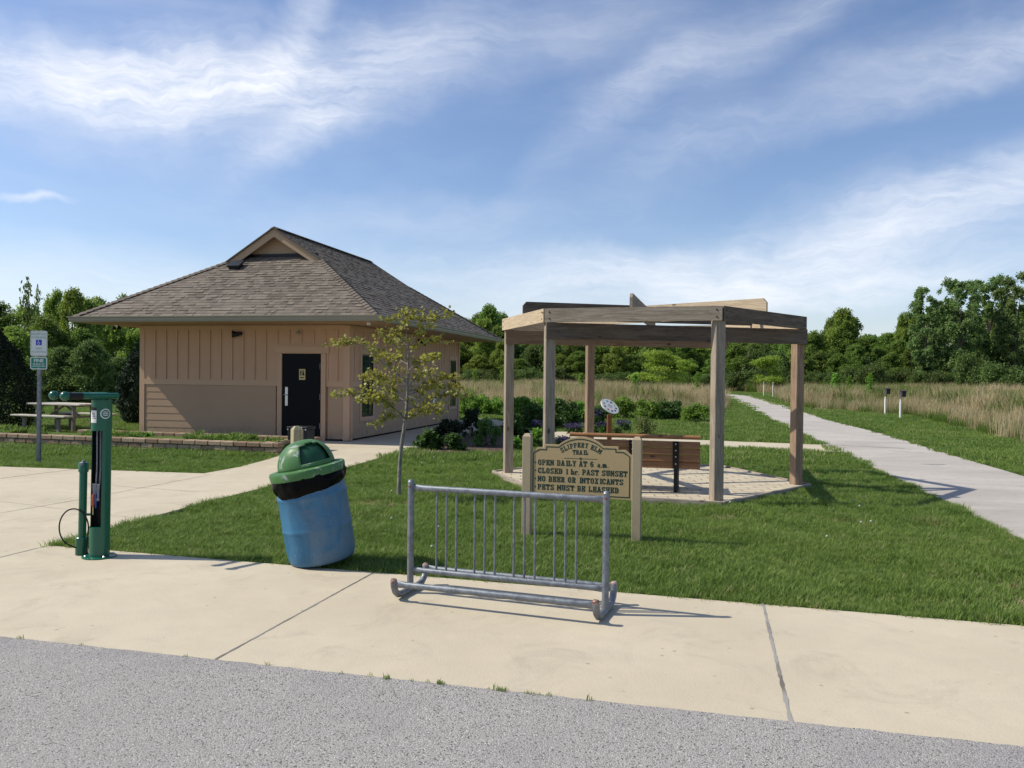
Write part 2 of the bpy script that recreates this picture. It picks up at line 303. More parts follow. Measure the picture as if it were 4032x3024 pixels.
# ------------------------------------------------------------------ builders
class MB:
    def __init__(s): s.v = []; s.f = []; s.mi = []; s.uv = {}; s.t = []
    def add(s, vs, fs, mi=0, tint=.5):
        b = len(s.v); s.v += [tuple(v) for v in vs]
        for f in fs: s.f.append([b+i for i in f]); s.mi.append(mi); s.t.append(tint)
    def box(s, c, sz, rz=0.0, mi=0, tint=.5, rot=None, bev=0.0):
        x, y, z = [q/2 for q in sz]
        m = (rot if rot is not None else Matrix.Rotation(rz, 3, 'Z')); c = Vector(c)
        if bev <= 0:
            vs = [c+m@Vector((a*x, b*y, d*z)) for d in (-1, 1) for a, b in ((-1, -1), (1, -1), (1, 1), (-1, 1))]
            s.add(vs, [(0, 3, 2, 1), (4, 5, 6, 7), (0, 1, 5, 4), (1, 2, 6, 5), (2, 3, 7, 6), (3, 0, 4, 7)], mi, tint); return
        b = min(bev, x*.45, y*.45, z*.45)
        vs = []
        for dz, ins in ((-z, b), (-z+b, 0), (z-b, 0), (z, b)):
            for (a, q) in ((-1, -1), (1, -1), (1, 1), (-1, 1)):
                if ins: vs += [c+m@Vector((a*(x-b), q*(y-b), dz))]*2
                else:
                    p1 = Vector((a*(x-b), q*y, dz)); p2 = Vector((a*x, q*(y-b), dz))
                    vs += [c+m@(p2 if a*q > 0 else p1), c+m@(p1 if a*q > 0 else p2)]
        n = 8
        fs = [[k*n+i, k*n+(i+1) % n, (k+1)*n+(i+1) % n, (k+1)*n+i] for k in range(3) for i in range(n)]
        s.add(vs, fs+[list(range(n))[::-1], [3*n+i for i in range(n)]], mi, tint)
    def bar(s, a, b, w, h, mi=0, tint=.5, bev=0.0, upv=(0, 0, 1)):
        "box beam from a to b: w wide (sideways), h high"
        a, b = Vector(a), Vector(b); x = (b-a); L = x.length; x.normalize(); u = Vector(upv)
        y = u.cross(x)
        if y.length < 1e-4: y = Vector((0, 1, 0)).cross(x)
        y.normalize(); z = x.cross(y); m = Matrix((x, y, z)).transposed()
        s.box((a+b)/2, (L, w, h), rot=m, mi=mi, tint=tint, bev=bev)
    def tube(s, pts, r, n=12, mi=0, cap=True, tint=.5):
        pts = [Vector(p) for p in pts]; rs = r if isinstance(r, (list, tuple)) else [r]*len(pts)
        b = len(s.v); ref = None
        for i, p in enumerate(pts):
            t = (pts[min(i+1, len(pts)-1)]-pts[max(i-1, 0)])
            t = t.normalized() if t.length > 1e-9 else Vector((0, 0, 1))
            if ref is None: ref = t.orthogonal().normalized()
            e1 = (ref-t*ref.dot(t)); e1 = e1.normalized() if e1.length > 1e-6 else t.orthogonal().normalized(); ref = e1
            e2 = t.cross(e1)
            for k in range(n):
                a = 2*math.pi*k/n; s.v.append(tuple(p+(e1*math.cos(a)+e2*math.sin(a))*rs[i]))
        for i in range(len(pts)-1):
            for k in range(n):
                s.f.append([b+i*n+k, b+i*n+(k+1) % n, b+(i+1)*n+(k+1) % n, b+(i+1)*n+k]); s.mi.append(mi); s.t.append(tint)
        if cap:
            s.f.append([b+k for k in range(n)][::-1]); s.mi.append(mi); s.t.append(tint)
            q = b+(len(pts)-1)*n; s.f.append([q+k for k in range(n)]); s.mi.append(mi); s.t.append(tint)
    def lathe(s, prof, n=32, mi=0, c=(0, 0, 0), a0=0.0, a1=2*math.pi):
        full = abs(a1-a0-2*math.pi) < 1e-6; k = n if full else n+1; b = len(s.v); c = Vector(c)
        for r, z in prof:
            for i in range(k):
                a = a0+(a1-a0)*i/n; s.v.append((c.x+r*math.cos(a), c.y+r*math.sin(a), c.z+z))
        for j in range(len(prof)-1):
            for i in range(n):
                i2 = (i+1) % k
                s.f.append([b+j*k+i, b+j*k+i2, b+(j+1)*k+i2, b+(j+1)*k+i]); s.mi.append(mi); s.t.append(.5)
    def prism(s, poly, z0, z1, mi=0, xf=None, tint=.5):
        n = len(poly); vs = [Vector((p[0], p[1], z)) for z in (z0, z1) for p in poly]
        if xf is not None: vs = [xf@v for v in vs]
        s.add(vs, [list(range(n))[::-1], [n+i for i in range(n)]]+[[i, (i+1) % n, n+(i+1) % n, n+i] for i in range(n)], mi, tint)
    def quad(s, a, b, c, d, mi=0, tint=.5): s.add([a, b, c, d], [(0, 1, 2, 3)], mi, tint)
    def build(s, name, mats, parent=None, smooth=False, tint=False):
        me = bpy.data.meshes.new(name); me.from_pydata(s.v, [], s.f)
        for m in (mats if isinstance(mats, (list, tuple)) else [mats]): me.materials.append(M[m] if isinstance(m, str) else m)
        me.polygons.foreach_set('material_index', s.mi)
        if tint:
            a = me.attributes.new('tint', 'FLOAT', 'FACE'); a.data.foreach_set('value', s.t)
        if smooth:
            me.polygons.foreach_set('use_smooth', [True]*len(me.polygons))
            try: me.set_sharp_from_angle(angle=R(40))
            except Exception: pass
        me.update(); o = bpy.data.objects.new(name, me); COL.objects.link(o)
        if parent is not None: o.parent = parent
        return o
def tag(o, label, cat, group=None):
    o['label'] = label; o['category'] = cat
    if group: o['group'] = group
    return o
def thing(name, label, cat, loc=(0, 0, 0), rz=0.0, group=None):
    o = bpy.data.objects.new(name, None); COL.objects.link(o); o.location = loc; o.rotation_euler = (0, 0, rz)
    o.empty_display_size = .2
    return tag(o, label, cat, group)
def struct(o): o['kind'] = 'structure'; return o
def copy_tree(o, loc=None, rz=None, scale=None, label=None):
    c = o.copy(); COL.objects.link(c)
    if loc is not None: c.location = loc
    if rz is not None: c.rotation_euler = (0, 0, rz)
    if scale is not None: c.scale = scale
    if label: c['label'] = label
    for ch in [q for q in bpy.data.objects if q.parent == o]:
        k = ch.copy(); COL.objects.link(k); k.parent = c
        for g in [q for q in bpy.data.objects if q.parent == ch]:
            h = g.copy(); COL.objects.link(h); h.parent = k
    return c
def textmesh(s, size, mt, parent, xf, name='lettering', ext=.0008, align='CENTER', bold=0.0, sx=1.0):
    cu = bpy.data.curves.new('t', 'FONT'); cu.body = s; cu.size = size; cu.extrude = ext; cu.align_x = align; cu.align_y = 'CENTER'; cu.offset = bold
    t = bpy.data.objects.new('t', cu); COL.objects.link(t); bpy.context.view_layer.update()
    me = bpy.data.meshes.new_from_object(t.evaluated_get(bpy.context.evaluated_depsgraph_get()))
    COL.objects.unlink(t); bpy.data.objects.remove(t)
    me.transform(Matrix.Diagonal((sx, 1, 1, 1))); me.transform(xf); me.materials.clear(); me.materials.append(M[mt])
    o = bpy.data.objects.new(name, me); COL.objects.link(o); o.parent = parent; return o
STAND = Matrix.Rotation(R(90), 4, 'X')     # lays an xy drawing upright, facing -y
def sub_poly(p, n=1): return p
# ------------------------------------------------------------------ ground, pavings
gz = -.035
g = MB(); g.quad((-900, -300, gz), (900, -300, gz), (900, 1200, gz), (-900, 1200, gz)); struct(g.build('ground', 'ground'))
def lerp(a, b, t): return a+(b-a)*t
# road: asphalt nearer than the line e0-e1
e0, e1 = G(0, 2508), G(4032, 2943); ed = (e1-e0).normalized(); en = Vector((-ed.y, ed.x, 0))
def slab(pts, z, name, m, thick=.12):
    mb = MB(); mb.prism([(p[0], p[1]) for p in pts], z-thick, z); return struct(mb.build(name, m))
A0, A1 = e0-ed*26, e1+ed*26
rj = random.Random(44); redge = []
for i in range(1301):
    q_ = A0+(A1-A0)*(i/1300); redge.append(q_+en*(.004+.007*mnoise.noise(Vector((i*.35, 0, 0)))+rj.uniform(-.004, .004)))
slab([A0-en*24, A1-en*24]+redge[::-1], .003, 'road', 'asphalt', .11)
s0, s1 = G(456, 2169), G(4032, 2464); sdv = (s1-s0).normalized(); tipp = G(182, 2147)
S1 = s1+sdv*26
sidewalk_pts = [A0+en*.004, A1+en*.004, S1, s0, tipp, s0-sdv*26]
slab(sidewalk_pts, 0.0, 'sidewalk', 'concrete')
# pad to the left and apron in front of the door
bC = Vector((-3.94, 20.0, 0)); br_ = Vector((.976, -.2165, 0)); bu = Vector((.2165, .976, 0))
lawn_edge = [G(182, 2147), G(560, 2042), G(911, 1950), G(1094, 1905), G(1338, 1846), G(1497, 1802), G(1577, 1779), G(1632, 1762)]
padTL = G(0, 1836); padK = G(802, 1863)
w_far = bC+br_*2.1+bu*10.2
pad_pts = [s0-sdv*26, G(182, 2147)-sdv*.002]+lawn_edge[1:]+[w_far, bC+bu*10.2, bC, bC-br_*2.55-bu*.02, G(1131, 1745), G(1094, 1795), G(1040, 1812), G(940, 1838), padK, padTL, padTL+(padTL-padK).normalized()*22]
slab(pad_pts, -.004, 'pavement', 'concrete')
# joints
rnd = random.Random(5)
def joint(a, b, w, z, mb, jit=.35):
    a, b = Vector(a), Vector(b); L = (b-a).length; n = max(2, int(L/.04)); d = (b-a)/n; s_ = Vector((-d.y, d.x, 0)).normalized()
    P, Q = [], []
    for i in range(n+1):
        c = a+d*i; k = w/2*(1+rnd.uniform(-jit, jit)); off = s_*rnd.uniform(-.0015, .0015)
        P.append(c+off-s_*k); Q.append(c+off+s_*k)
    vs = [Vector((p.x, p.y, z)) for p in P+Q]; mb.add(vs, [(i, i+1, n+2+i, n+1+i) for i in range(n)])
j = MB(); joint(G(848, 2597), G(1471, 2255), .013, .0025, j); joint(G(3117, 2853), G(3004, 2377), .019, .0025, j); joint(G(182, 2150), G(-500, 2318), .012, .0025, j)
jo = struct(j.build('joint', 'joint'))
j = MB()
for a, b, w in (((0, 2019), (332, 1963), .012), ((332, 1963), (829, 1868), .012), ((0, 1883), (300, 1846), .02), ((331, 1903), (782, 1936), .008), ((0, 1973), (560, 2042), .006), ((-200, 2080), (90, 2040), .006)):
    joint(G(*a), G(*b), w, -.0015, j)
joint(bC+br_*2.1-bu*1.5, bC-bu*1.3-br_*.9, .01, -.0015, j); joint(bC+br_*2.1+bu*.4, bC+bu*.4, .008, -.0015, j)
jo2 = struct(j.build('joint', 'joint'))
# crack and weeds along the road edge
ck = MB(); joint(lerp(e0, e1, .455), G(1560, 2745), .006, .0045, ck, .6); struct(ck.build('road_crack', 'joint'))
# trail
TL = [(-.5, 1.5), (3.7, 6.4)]
trailL = [Vector((5.0, 5.4, 0)), Vector((5.08, 7.2, 0)), G(4032, 2124), G(3792, 2000), G(3653, 1940), G(3473, 1850), G(3322, 1784), G(3244, 1750), G(3081, 1669), G(2900, 1579), G(2872, 1559)]
trailR = [Vector((8.5, 4.4, 0)), Vector((8.25, 8.6, 0)), Vector((8.4, 11.6, 0)), G(4032, 1874), G(3744, 1790), G(3503, 1714), G(3262, 1654), G(3081, 1594), G(2958, 1558.5)]
far_l = [Vector((14, 88, 0)), Vector((8, 100, 0))]; far_r = [Vector((20, 88, 0)), Vector((13, 104, 0))]
trail_pts = trailL[:-1]+[G(2868, 1562)]+far_l+far_r[::-1]+trailR[::-1]
slab(trail_pts, -.004, 'trail', 'trail')
# walkway from trail to the garden and behind the building
wk_top = [G(3233, 1749), G(2757, 1731), G(2430, 1706), G(2224, 1698), G(2075, 1694), G(1960, 1652), G(1860, 1645)]
wk_bot = [G(3300, 1780), G(2757, 1756), G(2430, 1738), G(2224, 1730), G(2060, 1728), G(1930, 1682), G(1800, 1665)]
slab(wk_bot+wk_top[::-1], -.008, 'path', 'concrete')
j = MB(); joint(G(3244, 1750), G(3560, 1765), .05, .0005, j); joint(G(3500, 1774), G(3640, 1783), .03, .0005, j)
struct(j.build('trail_joint', 'joint'))
pt = MB()
c = G(3668, 1828); pt.prism([(c.x+.16*math.cos(a)*(1+.3*math.sin(3*a))*(1.6 if math.cos(a) > 0 else 1.1), c.y+.11*math.sin(a)) for a in [i*math.pi/8 for i in range(16)]], -.003, .0006)
struct(pt.build('trail_patch', 'joint'))
# mulch bed
bed_pts = [G(1632, 1766), G(1700, 1785), G(1850, 1783), G(2000, 1782), G(2120, 1765), G(2060, 1730), G(1930, 1684), w_far+br_*.1, ]
sb = MB(); sb.prism([(p.x, p.y) for p in bed_pts], -.03, .01); struct(sb.build('mulch_bed', 'soil'))
bed2 = [G(2224, 1700), G(2076, 1690), G(1962, 1648), G(1830, 1632), G(1830, 1608), G(2300, 1616), G(2850, 1632), G(2840, 1668), G(2600, 1712), G(2430, 1706)]

# ------------------------------------------------------------------ instanced grass
def inside(pts, poly):
    x, y = pts[:, 0], pts[:, 1]; r = np.zeros(len(pts), bool); n = len(poly)
    for i in range(n):
        x0, y0 = poly[i][0], poly[i][1]; x1, y1 = poly[(i+1) % n][0], poly[(i+1) % n][1]
        c = ((y0 > y) != (y1 > y)) & (x < (x1-x0)*(y-y0)/(y1-y0+1e-12)+x0); r ^= c
    return r
def clump(name, n, rad, h, w, m, seed, lean=.5, segs=2, hv=.4):
    rg = random.Random(seed); mb = MB()
    for _ in range(n):
        a = rg.uniform(0, 6.283); r = rad*math.sqrt(rg.random()); x, y = r*math.cos(a), r*math.sin(a)
        b = rg.uniform(0, 6.283); hh = h*rg.uniform(1-hv, 1+hv*.6); L = hh*lean*rg.uniform(.1, 1.2); dx, dy = math.cos(b), math.sin(b)
        px_, py_ = -dy*w/2, dx*w/2; t2 = rg.uniform(-.6, .6); px_, py_ = px_*math.cos(t2)-py_*math.sin(t2), px_*math.sin(t2)+py_*math.cos(t2)
        p0 = (x, y, 0); p1 = (x+dx*L*.35, y+dy*L*.35, hh*.6); p2 = (x+dx*L, y+dy*L, hh)
        mb.add([(p0[0]-px_, p0[1]-py_, 0), (p0[0]+px_, p0[1]+py_, 0), (p1[0]+px_*.85, p1[1]+py_*.85, p1[2]), (p1[0]-px_*.85, p1[1]-py_*.85, p1[2]), p2], [(0, 1, 2, 3), (3, 2, 4)])
    o = mb.build(name, m); COL.objects.unlink(o); return o
def scatter(name, pts, tmpls, smin, smax, label=None, seed=1, z=gz, hv=None):
    "points -> geometry nodes instances of the template meshes; kind stuff"
    me = bpy.data.meshes.new(name); n = len(pts); co = np.zeros((n, 3), np.float32); co[:, 0] = pts[:, 0]; co[:, 1] = pts[:, 1]
    co[:, 2] = z if not hasattr(z, '__len__') else z
    me.vertices.add(n); me.vertices.foreach_set('co', co.ravel())
    rg = np.random.RandomState(seed)
    for nm, arr in (('rz', rg.uniform(0, 6.283, n)), ('sc', rg.uniform(smin, smax, n)*(1 if hv is None else hv))):
        a = me.attributes.new(nm, 'FLOAT', 'POINT'); a.data.foreach_set('value', arr.astype(np.float32))
    a = me.attributes.new('ix', 'INT', 'POINT'); a.data.foreach_set('value', rg.randint(0, len(tmpls), n).astype(np.int32))
    o = bpy.data.objects.new(name, me); COL.objects.link(o)
    ng = bpy.data.node_groups.new(name, 'GeometryNodeTree'); ng.interface.new_socket('Geometry', in_out='INPUT', socket_type='NodeSocketGeometry')
    ng.interface.new_socket('Geometry', in_out='OUTPUT', socket_type='NodeSocketGeometry')
    nd = ng.nodes.new; gi = nd('NodeGroupInput'); go = nd('NodeGroupOutput'); ip = nd('GeometryNodeInstanceOnPoints'); gg = nd('GeometryNodeGeometryToInstance')
    for t in tmpls[::-1]:
        oi = nd('GeometryNodeObjectInfo'); oi.inputs['Object'].default_value = t; oi.inputs['As Instance'].default_value = True
        ng.links.new(oi.outputs['Geometry'], gg.inputs[0])
    ng.links.new(gi.outputs[0], ip.inputs['Points']); ng.links.new(gg.outputs[0], ip.inputs['Instance'])
    ip.inputs['Pick Instance'].default_value = True
    def at(nm, dt='FLOAT'):
        q = nd('GeometryNodeInputNamedAttribute'); q.data_type = dt; q.inputs['Name'].default_value = nm; return q.outputs[0]
    ng.links.new(at('ix', 'INT'), ip.inputs['Instance Index'])
    cx_ = nd('ShaderNodeCombineXYZ'); ng.links.new(at('rz'), cx_.inputs[2]); ng.links.new(cx_.outputs[0], ip.inputs['Rotation'])
    ng.links.new(at('sc'), ip.inputs['Scale']); ng.links.new(ip.outputs[0], go.inputs[0])
    md = o.modifiers.new('scatter', 'NODES'); md.node_group = ng; o['kind'] = 'stuff'
    if label: o['label'] = label
    return o
rs = np.random.RandomState(11)
def poly2(p): return [(q[0], q[1]) for q in p]
hexw = [(-.30, 13.78), (.42, 11.42), (2.72, 10.62), (4.52, 12.5), (3.82, 15.0), (1.4, 15.65)]
blockers = [poly2(sidewalk_pts), poly2(pad_pts), poly2(trail_pts), poly2(wk_bot+wk_top[::-1]), hexw, poly2(bed_pts)]
bl = [bC-br_*5.71, bC, bC+bu*9.42, bC-br_*5.71+bu*9.42]; blockers.append(poly2(bl))
def pts_in(x0, x1, y0, y1, dens, pad=0.0):
    n = int((x1-x0)*(y1-y0)*dens); p = np.stack([rs.uniform(x0, x1, n), rs.uniform(y0, y1, n)], 1)
    vis = np.abs(p[:, 0]) < p[:, 1]*.68+2.2; p = p[vis]
    line = (p[:, 0]-s0.x)*(-sdv.y)+(p[:, 1]-s0.y)*sdv.x; p = p[line > 0.0]
    for b in blockers: p = p[~inside(p, b)]
    return p
TUFT = [clump('grass_tuft', 20, .05, .062, .005, 'grass', s, .9) for s in (1, 2, 3)]
PATCH = [clump('grass_patch', 60, .17, .085, .013, 'grass', s, .7) for s in (4, 5)]
FARP = [clump('grass_patch_far', 110, .55, .075, .035, 'grass', s, .7) for s in (6, 7)]
near = np.concatenate([pts_in(-6, 8, 5, 9.2, 560), pts_in(-9, 9, 9.2, 13.5, 330), pts_in(-11, 12, 13.5, 18.5, 150)])
# leave mown fringe taller at random spots
wear = [(G(3990, 2370), .75, .45), (G(1500, 1975), .55, .30), (G(4032, 2290), .5, .4), (G(2900, 2030), .5, .3), (G(400, 2160), .5, .12)]
kw = np.ones(len(near), bool); dryp = []
for c_, rx_, ry_ in wear:
    dd_ = ((near[:, 0]-c_.x)/rx_)**2+((near[:, 1]-c_.y)/ry_)**2; kill = (dd_ < 1) & (rs.uniform(0, 1, len(near)) > .30+.6*dd_); kw &= ~kill; dryp.append(near[kill])
near = near[kw]; dryp = np.concatenate(dryp)
DT = [clump('straw_tuft', 12, .05, .035, .005, 'dry', s, 1.6) for s in (17, 18)]
scatter('worn_grass', dryp[::2], DT, .6, 1.1, 'thin straw coloured worn patches in the lawn', 16)
hvar = np.array([.75+.5*(mnoise.noise(Vector((x*1.3, y*1.3, 0)))+.5) for x, y in near])
scatter('grass', near, TUFT, .75, 1.2, 'short green lawn grass around the pergola', 3, hv=hvar)
p = np.concatenate([pts_in(-20, 16, 16, 26, 26), pts_in(-24, 24, 26, 42, 12)])
scatter('lawn_grass', p, PATCH, .8, 1.3, 'mown grass farther back on the lawn', 4)
p = np.concatenate([pts_in(-30, 45, 42, 70, 2.6), pts_in(10, 60, 70, 110, 1.0)])
scatter('far_grass', p, FARP, .8, 1.4, 'green grass beyond the lawn beside the trail', 5)
# tall dry meadow
DRY = [clump('dry_tuft', 46, .42, 1.0, .016, 'dry', s, .45, hv=.35) for s in (8, 9, 10)]
mead_l = [G(1700, 1596), G(2200, 1600), G(2862, 1600), Vector((15.5, 62, 0)), Vector((13, 80, 0)), Vector((12, 112, 0)), Vector((-22, 108, 0)), Vector((-12, 60, 0))]
mead_r = [G(4500, 1730), G(4032, 1690), G(3800, 1640), G(3600, 1618), G(3380, 1610), G(3165, 1598), G(3060, 1566), Vector((28, 80, 0)), Vector((24, 108, 0)), Vector((95, 108, 0)), Vector((80, 40, 0))]
def in_poly(poly, dens, seed):
    poly = poly2(poly); xs = [q[0] for q in poly]; ys = [q[1] for q in poly]; r_ = np.random.RandomState(seed)
    n = int((max(xs)-min(xs))*(max(ys)-min(ys))*dens); p = np.stack([r_.uniform(min(xs), max(xs), n), r_.uniform(min(ys), max(ys), n)], 1)
    p = p[inside(p, poly)]; k = np.minimum(1, (45/np.maximum(p[:, 1], 20))**1.5); p = p[r_.uniform(0, 1, len(p)) < k]
    return p[np.abs(p[:, 0]) < p[:, 1]*.66+2]
dp = np.concatenate([in_poly(mead_l, 5, 1), in_poly(mead_r, 5, 2)])
hv_ = np.array([.62+.45*(mnoise.noise(Vector((x*.15, y*.15, 0)))+.5) for x, y in dp])
scatter('meadow_grass', dp, DRY, .8, 1.25, 'tall dry tan meadow grass', 6, hv=hv_)
# greener weedy fringe in front of the right meadow
GT = [clump('weed_tuft', 50, .3, .55, .02, 'l_yel', s, .7, hv=.5) for s in (12, 13)]
GW = [clump('meadow_weed', 60, .45, .9, .035, 'l_yel', s, .6, hv=.5) for s in (14, 15)]
mw = in_poly(mead_r, 1.6, 12); mw2 = in_poly(mead_l, .9, 13); mw = np.concatenate([mw, mw2]); mk_ = np.array([mnoise.noise(Vector((x*.11, y*.11, 5))) for x, y in mw]) > -.08
scatter('meadow_weeds', mw[mk_], GW, .6, 1.25, 'green weeds mixed into the dry meadow', 15)
fr = in_poly([G(4500, 1800), G(4032, 1745), G(3800, 1690), G(3600, 1640), G(3380, 1622), G(3165, 1606), G(3060, 1575), G(3165, 1590), G(3600, 1600), G(4032, 1650), G(4500, 1690)], 10, 5)
fr2 = in_poly([G(1800, 1625), G(2862, 1625), G(2862, 1592), G(1800, 1592)], 3, 6)
scatter('weeds', np.concatenate([fr, fr2]), GT+DRY[:1], .3, .75, 'green weeds along the edge of the tall meadow', 7)
# weeds in the road joint
wp = []
for t, n in ((.235, 4), (.40, 5), (.47, 14), (.50, 16), (.575, 30), (.60, 12), (.33, 5), (.66, 3), (.02, 3), (.10, 4), (.44, 8)):
    for _ in range(max(1, n//3)):
        q = lerp(e0, e1, t+rnd.gauss(0, .012)); wp.append((q.x, q.y+rnd.gauss(0, .004)))
JT = [clump('joint_weed', 9, .022, .026, .004, 'grass', 21, 1.2)]
scatter('joint_weeds', np.array(wp), JT, .5, 1.1, 'tiny weeds in the seam between road and sidewalk', 8, z=.002)

# ------------------------------------------------------------------ restroom building
B = thing('restroom_building', 'tan restroom building with brown shingled hip roof and black door', 'building', bC, math.atan2(br_.y, br_.x))
Wd, Ln = 5.71, 9.42; ZB0, ZB1, ZS = 1.31, 1.45, 2.81
def fx(px):   # facade coordinate of a photograph column
    k = (px-CX)/F_PX; return -((bC.x-k*bC.y)/(br_.x-k*br_.y))*-1
def fx(px):
    k = (px-CX)/F_PX; return (k*bC.y-bC.x)/(br_.x-k*br_.y)
w = MB()
w.box((-Wd/2, Ln/2, ZS/2+.02), (Wd-.06, Ln-.06, ZS-.04), mi=0)
def lap(mb, x0, x1, face, z0, z1, exp, mi):
    z = z0
    while z < z1-.01:
        zt = min(z+exp, z1); a, b = .028, .021
        if face == 'f': vs = [(x0, -a, z), (x1, -a, z), (x1, -b, zt), (x0, -b, zt), (x0, .01, z), (x1, .01, z), (x1, .01, zt), (x0, .01, zt)]
        else: vs = [(a, x0, z), (a, x1, z), (b, x1, zt), (b, x0, zt), (-.01, x0, z), (-.01, x1, z), (-.01, x1, zt), (-.01, x0, zt)]
        mb.add(vs, [(0, 1, 2, 3), (4, 5, 1, 0), (4, 0, 3, 7), (1, 5, 6, 2), (3, 2, 6, 7)], mi); z = zt
D0, D1, DH = -1.74, -.70, 2.11
lap(w, -Wd+.15, D0-.17, 'f', .04, ZB0, .181, 1); lap(w, D1+.17, -.13, 'f', .04, ZB0, .181, 1)
W1 = (.70, 1.44, .57, 2.11); W2 = (8.30, 8.98, .57, 2.11)
for a, b in ((.13, W1[0]-.1), (W1[1]+.1, W2[0]-.1), (W2[1]+.1, Ln-.13)): lap(w, a, b, 'r', .04, ZB0, .181, 1)
for wn in (W1, W2): lap(w, wn[0]-.1, wn[1]+.1, 'r', .04, wn[2]-.1, .181, 1)
for px in (703, 775, 848, 920, 995, 1068, 1142, 1217, 1292, 1367, 1442, 1922):
    x = fx(px/1.7015+200); w.box((x, -.026, (ZB1+2.70)/2), (.045, .06, 2.70-ZB1), mi=0)
for px in (1520, 1600, 1680, 1762, 1840):
    x = fx(px/1.7015+200); w.box((x, -.026, (DH+.25+2.70)/2), (.045, .06, 2.70-DH-.25), mi=0)
x = fx(1857/1.7015+200); w.box((x, -.014, (ZB1+DH+.1)/2), (.04, .05, DH+.1-ZB1), mi=0)
y = .28
while y < Ln-.2:
    ok = not any(q[0]-.12 < y < q[1]+.12 for q in (W1, W2))
    z0 = ZB1 if ok else W1[3]+.12
    w.box((.014, y, (z0+2.70)/2), (.05, .045, 2.70-z0), mi=0); y += .285
w.box((-Wd/2, -.01, (ZB1+2.70)/2), (Wd-.2, .03, 2.70-ZB1), mi=0); w.box((.01, Ln/2, (ZB1+2.70)/2), (.03, Ln-.2, 2.70-ZB1), mi=0)
w.build('wall', ['upper', 'lower'], B)
t = MB()
for x0, x1 in ((-Wd+.13, D0-.13), (D1+.13, -.11)): t.box(((x0+x1)/2, -.016, (ZB0+ZB1)/2), (x1-x0-.001, .044, ZB1-ZB0))
for y0, y1 in ((.11, W1[0]-.09), (W1[1]+.09, W2[0]-.09), (W2[1]+.09, Ln-.11)): t.box((.022, (y0+y1)/2, (ZB0+ZB1)/2), (.055, y1-y0, ZB1-ZB0))
t.build('band_board', 'trim', B)
t = MB(); t.box((-Wd/2, -.02, 2.75), (Wd-.24, .05, .11)); t.box((.02, Ln/2, 2.75), (.05, Ln-.24, .11)); t.build('frieze_board', 'trim', B)
for cx_, cy_, sx_, sy_ in ((-Wd, 0, 1, 1), (0, 0, 1, 1), (0, Ln, 1, 1)):
    t = MB()
    if cx_ < -1: t.box((cx_+.065, -.016, ZS/2), (.13, .045, ZS-.02)); t.box((cx_-.02, .06, ZS/2), (.04, .12, ZS-.02))
    elif cy_ < 1: t.box((-.04, -.026, ZS/2), (.16, .06, ZS-.02)); t.box((.026, .068, ZS/2), (.06, .115, ZS-.02))
    else: t.box((.026, cy_-.06, ZS/2), (.06, .12, ZS-.02))
    t.build('corner_board', 'trim', B)
t = MB(); t.box(((D0-.06), -.028, (DH)/2), (.12, .07, DH)); t.box((D1+.06, -.028, DH/2), (.12, .07, DH)); t.box(((D0+D1)/2, -.028, DH+.095), (D1-D0+.40, .075, .17)); t.build('door_casing', 'trim', B)
t = MB(); t.box((-.42, -.03, .02), (.5, .05, .045)); t.build('kick_band', 'black', B)  # black kick band at the wall foot, right of the door
d = MB(); d.box(((D0+D1)/2, -.012, DH/2+.01), (D1-D0-.01, .055, DH-.03), bev=.004); dr = d.build('door', 'door', B)
h = MB(); h.box((D0+.125, -.045, 1.06), (.072, .012, .46), bev=.003); h.build('lock_plate', 'steel', dr)
h = MB(); h.tube([(D0+.125, -.05, 1.10), (D0+.125, -.105, 1.10), (D0+.20, -.11, 1.10)], .013, 10); h.tube([(D0+.06, -.07, 1.10), (D0+.19, -.07, 1.10)], .009, 8); h.lathe([(0, .004), (.024, .004), (.026, 0)], 16, c=(D0+.125, -.058, 1.10)); h.build('handle', 'steel', dr)
for z in (.35, 1.06, 1.80):
    h = MB(); h.tube([(D1-.03, -.045, z-.07), (D1-.03, -.045, z+.07)], .010, 8); h.build('hinge', 'galv', dr)
h = MB(); h.box((D1-.20, -.044, .035), (.20, .012, .05)); h.build('door_sweep', 'white', dr)
pc = (D0+D1)/2+.02
h = MB(); h.box((pc, -.045, 1.60), (.165, .010, .265), bev=.003)
h.build('restroom_plate', 'gold', dr)
h = MB()
for dx, sk in ((-.035, 0), (.035, 1)):
    h.lathe([(0.0001, .014), (.010, .010), (.014, 0), (.010, -.010), (.0001, -.014)], 12, c=(pc+dx, -.052, 1.685))
    h.box((pc+dx, -.053, 1.645), (.032 if not sk else .03, .004, .045)); h.box((pc+dx, -.053, 1.60), (.022 if not sk else .046, .004, .05))
h.box((pc, -.053, 1.52), (.10, .004, .02)); h.box((pc, -.053, 1.64), (.004, .004, .12)); h.build('pictogram', 'black', dr)
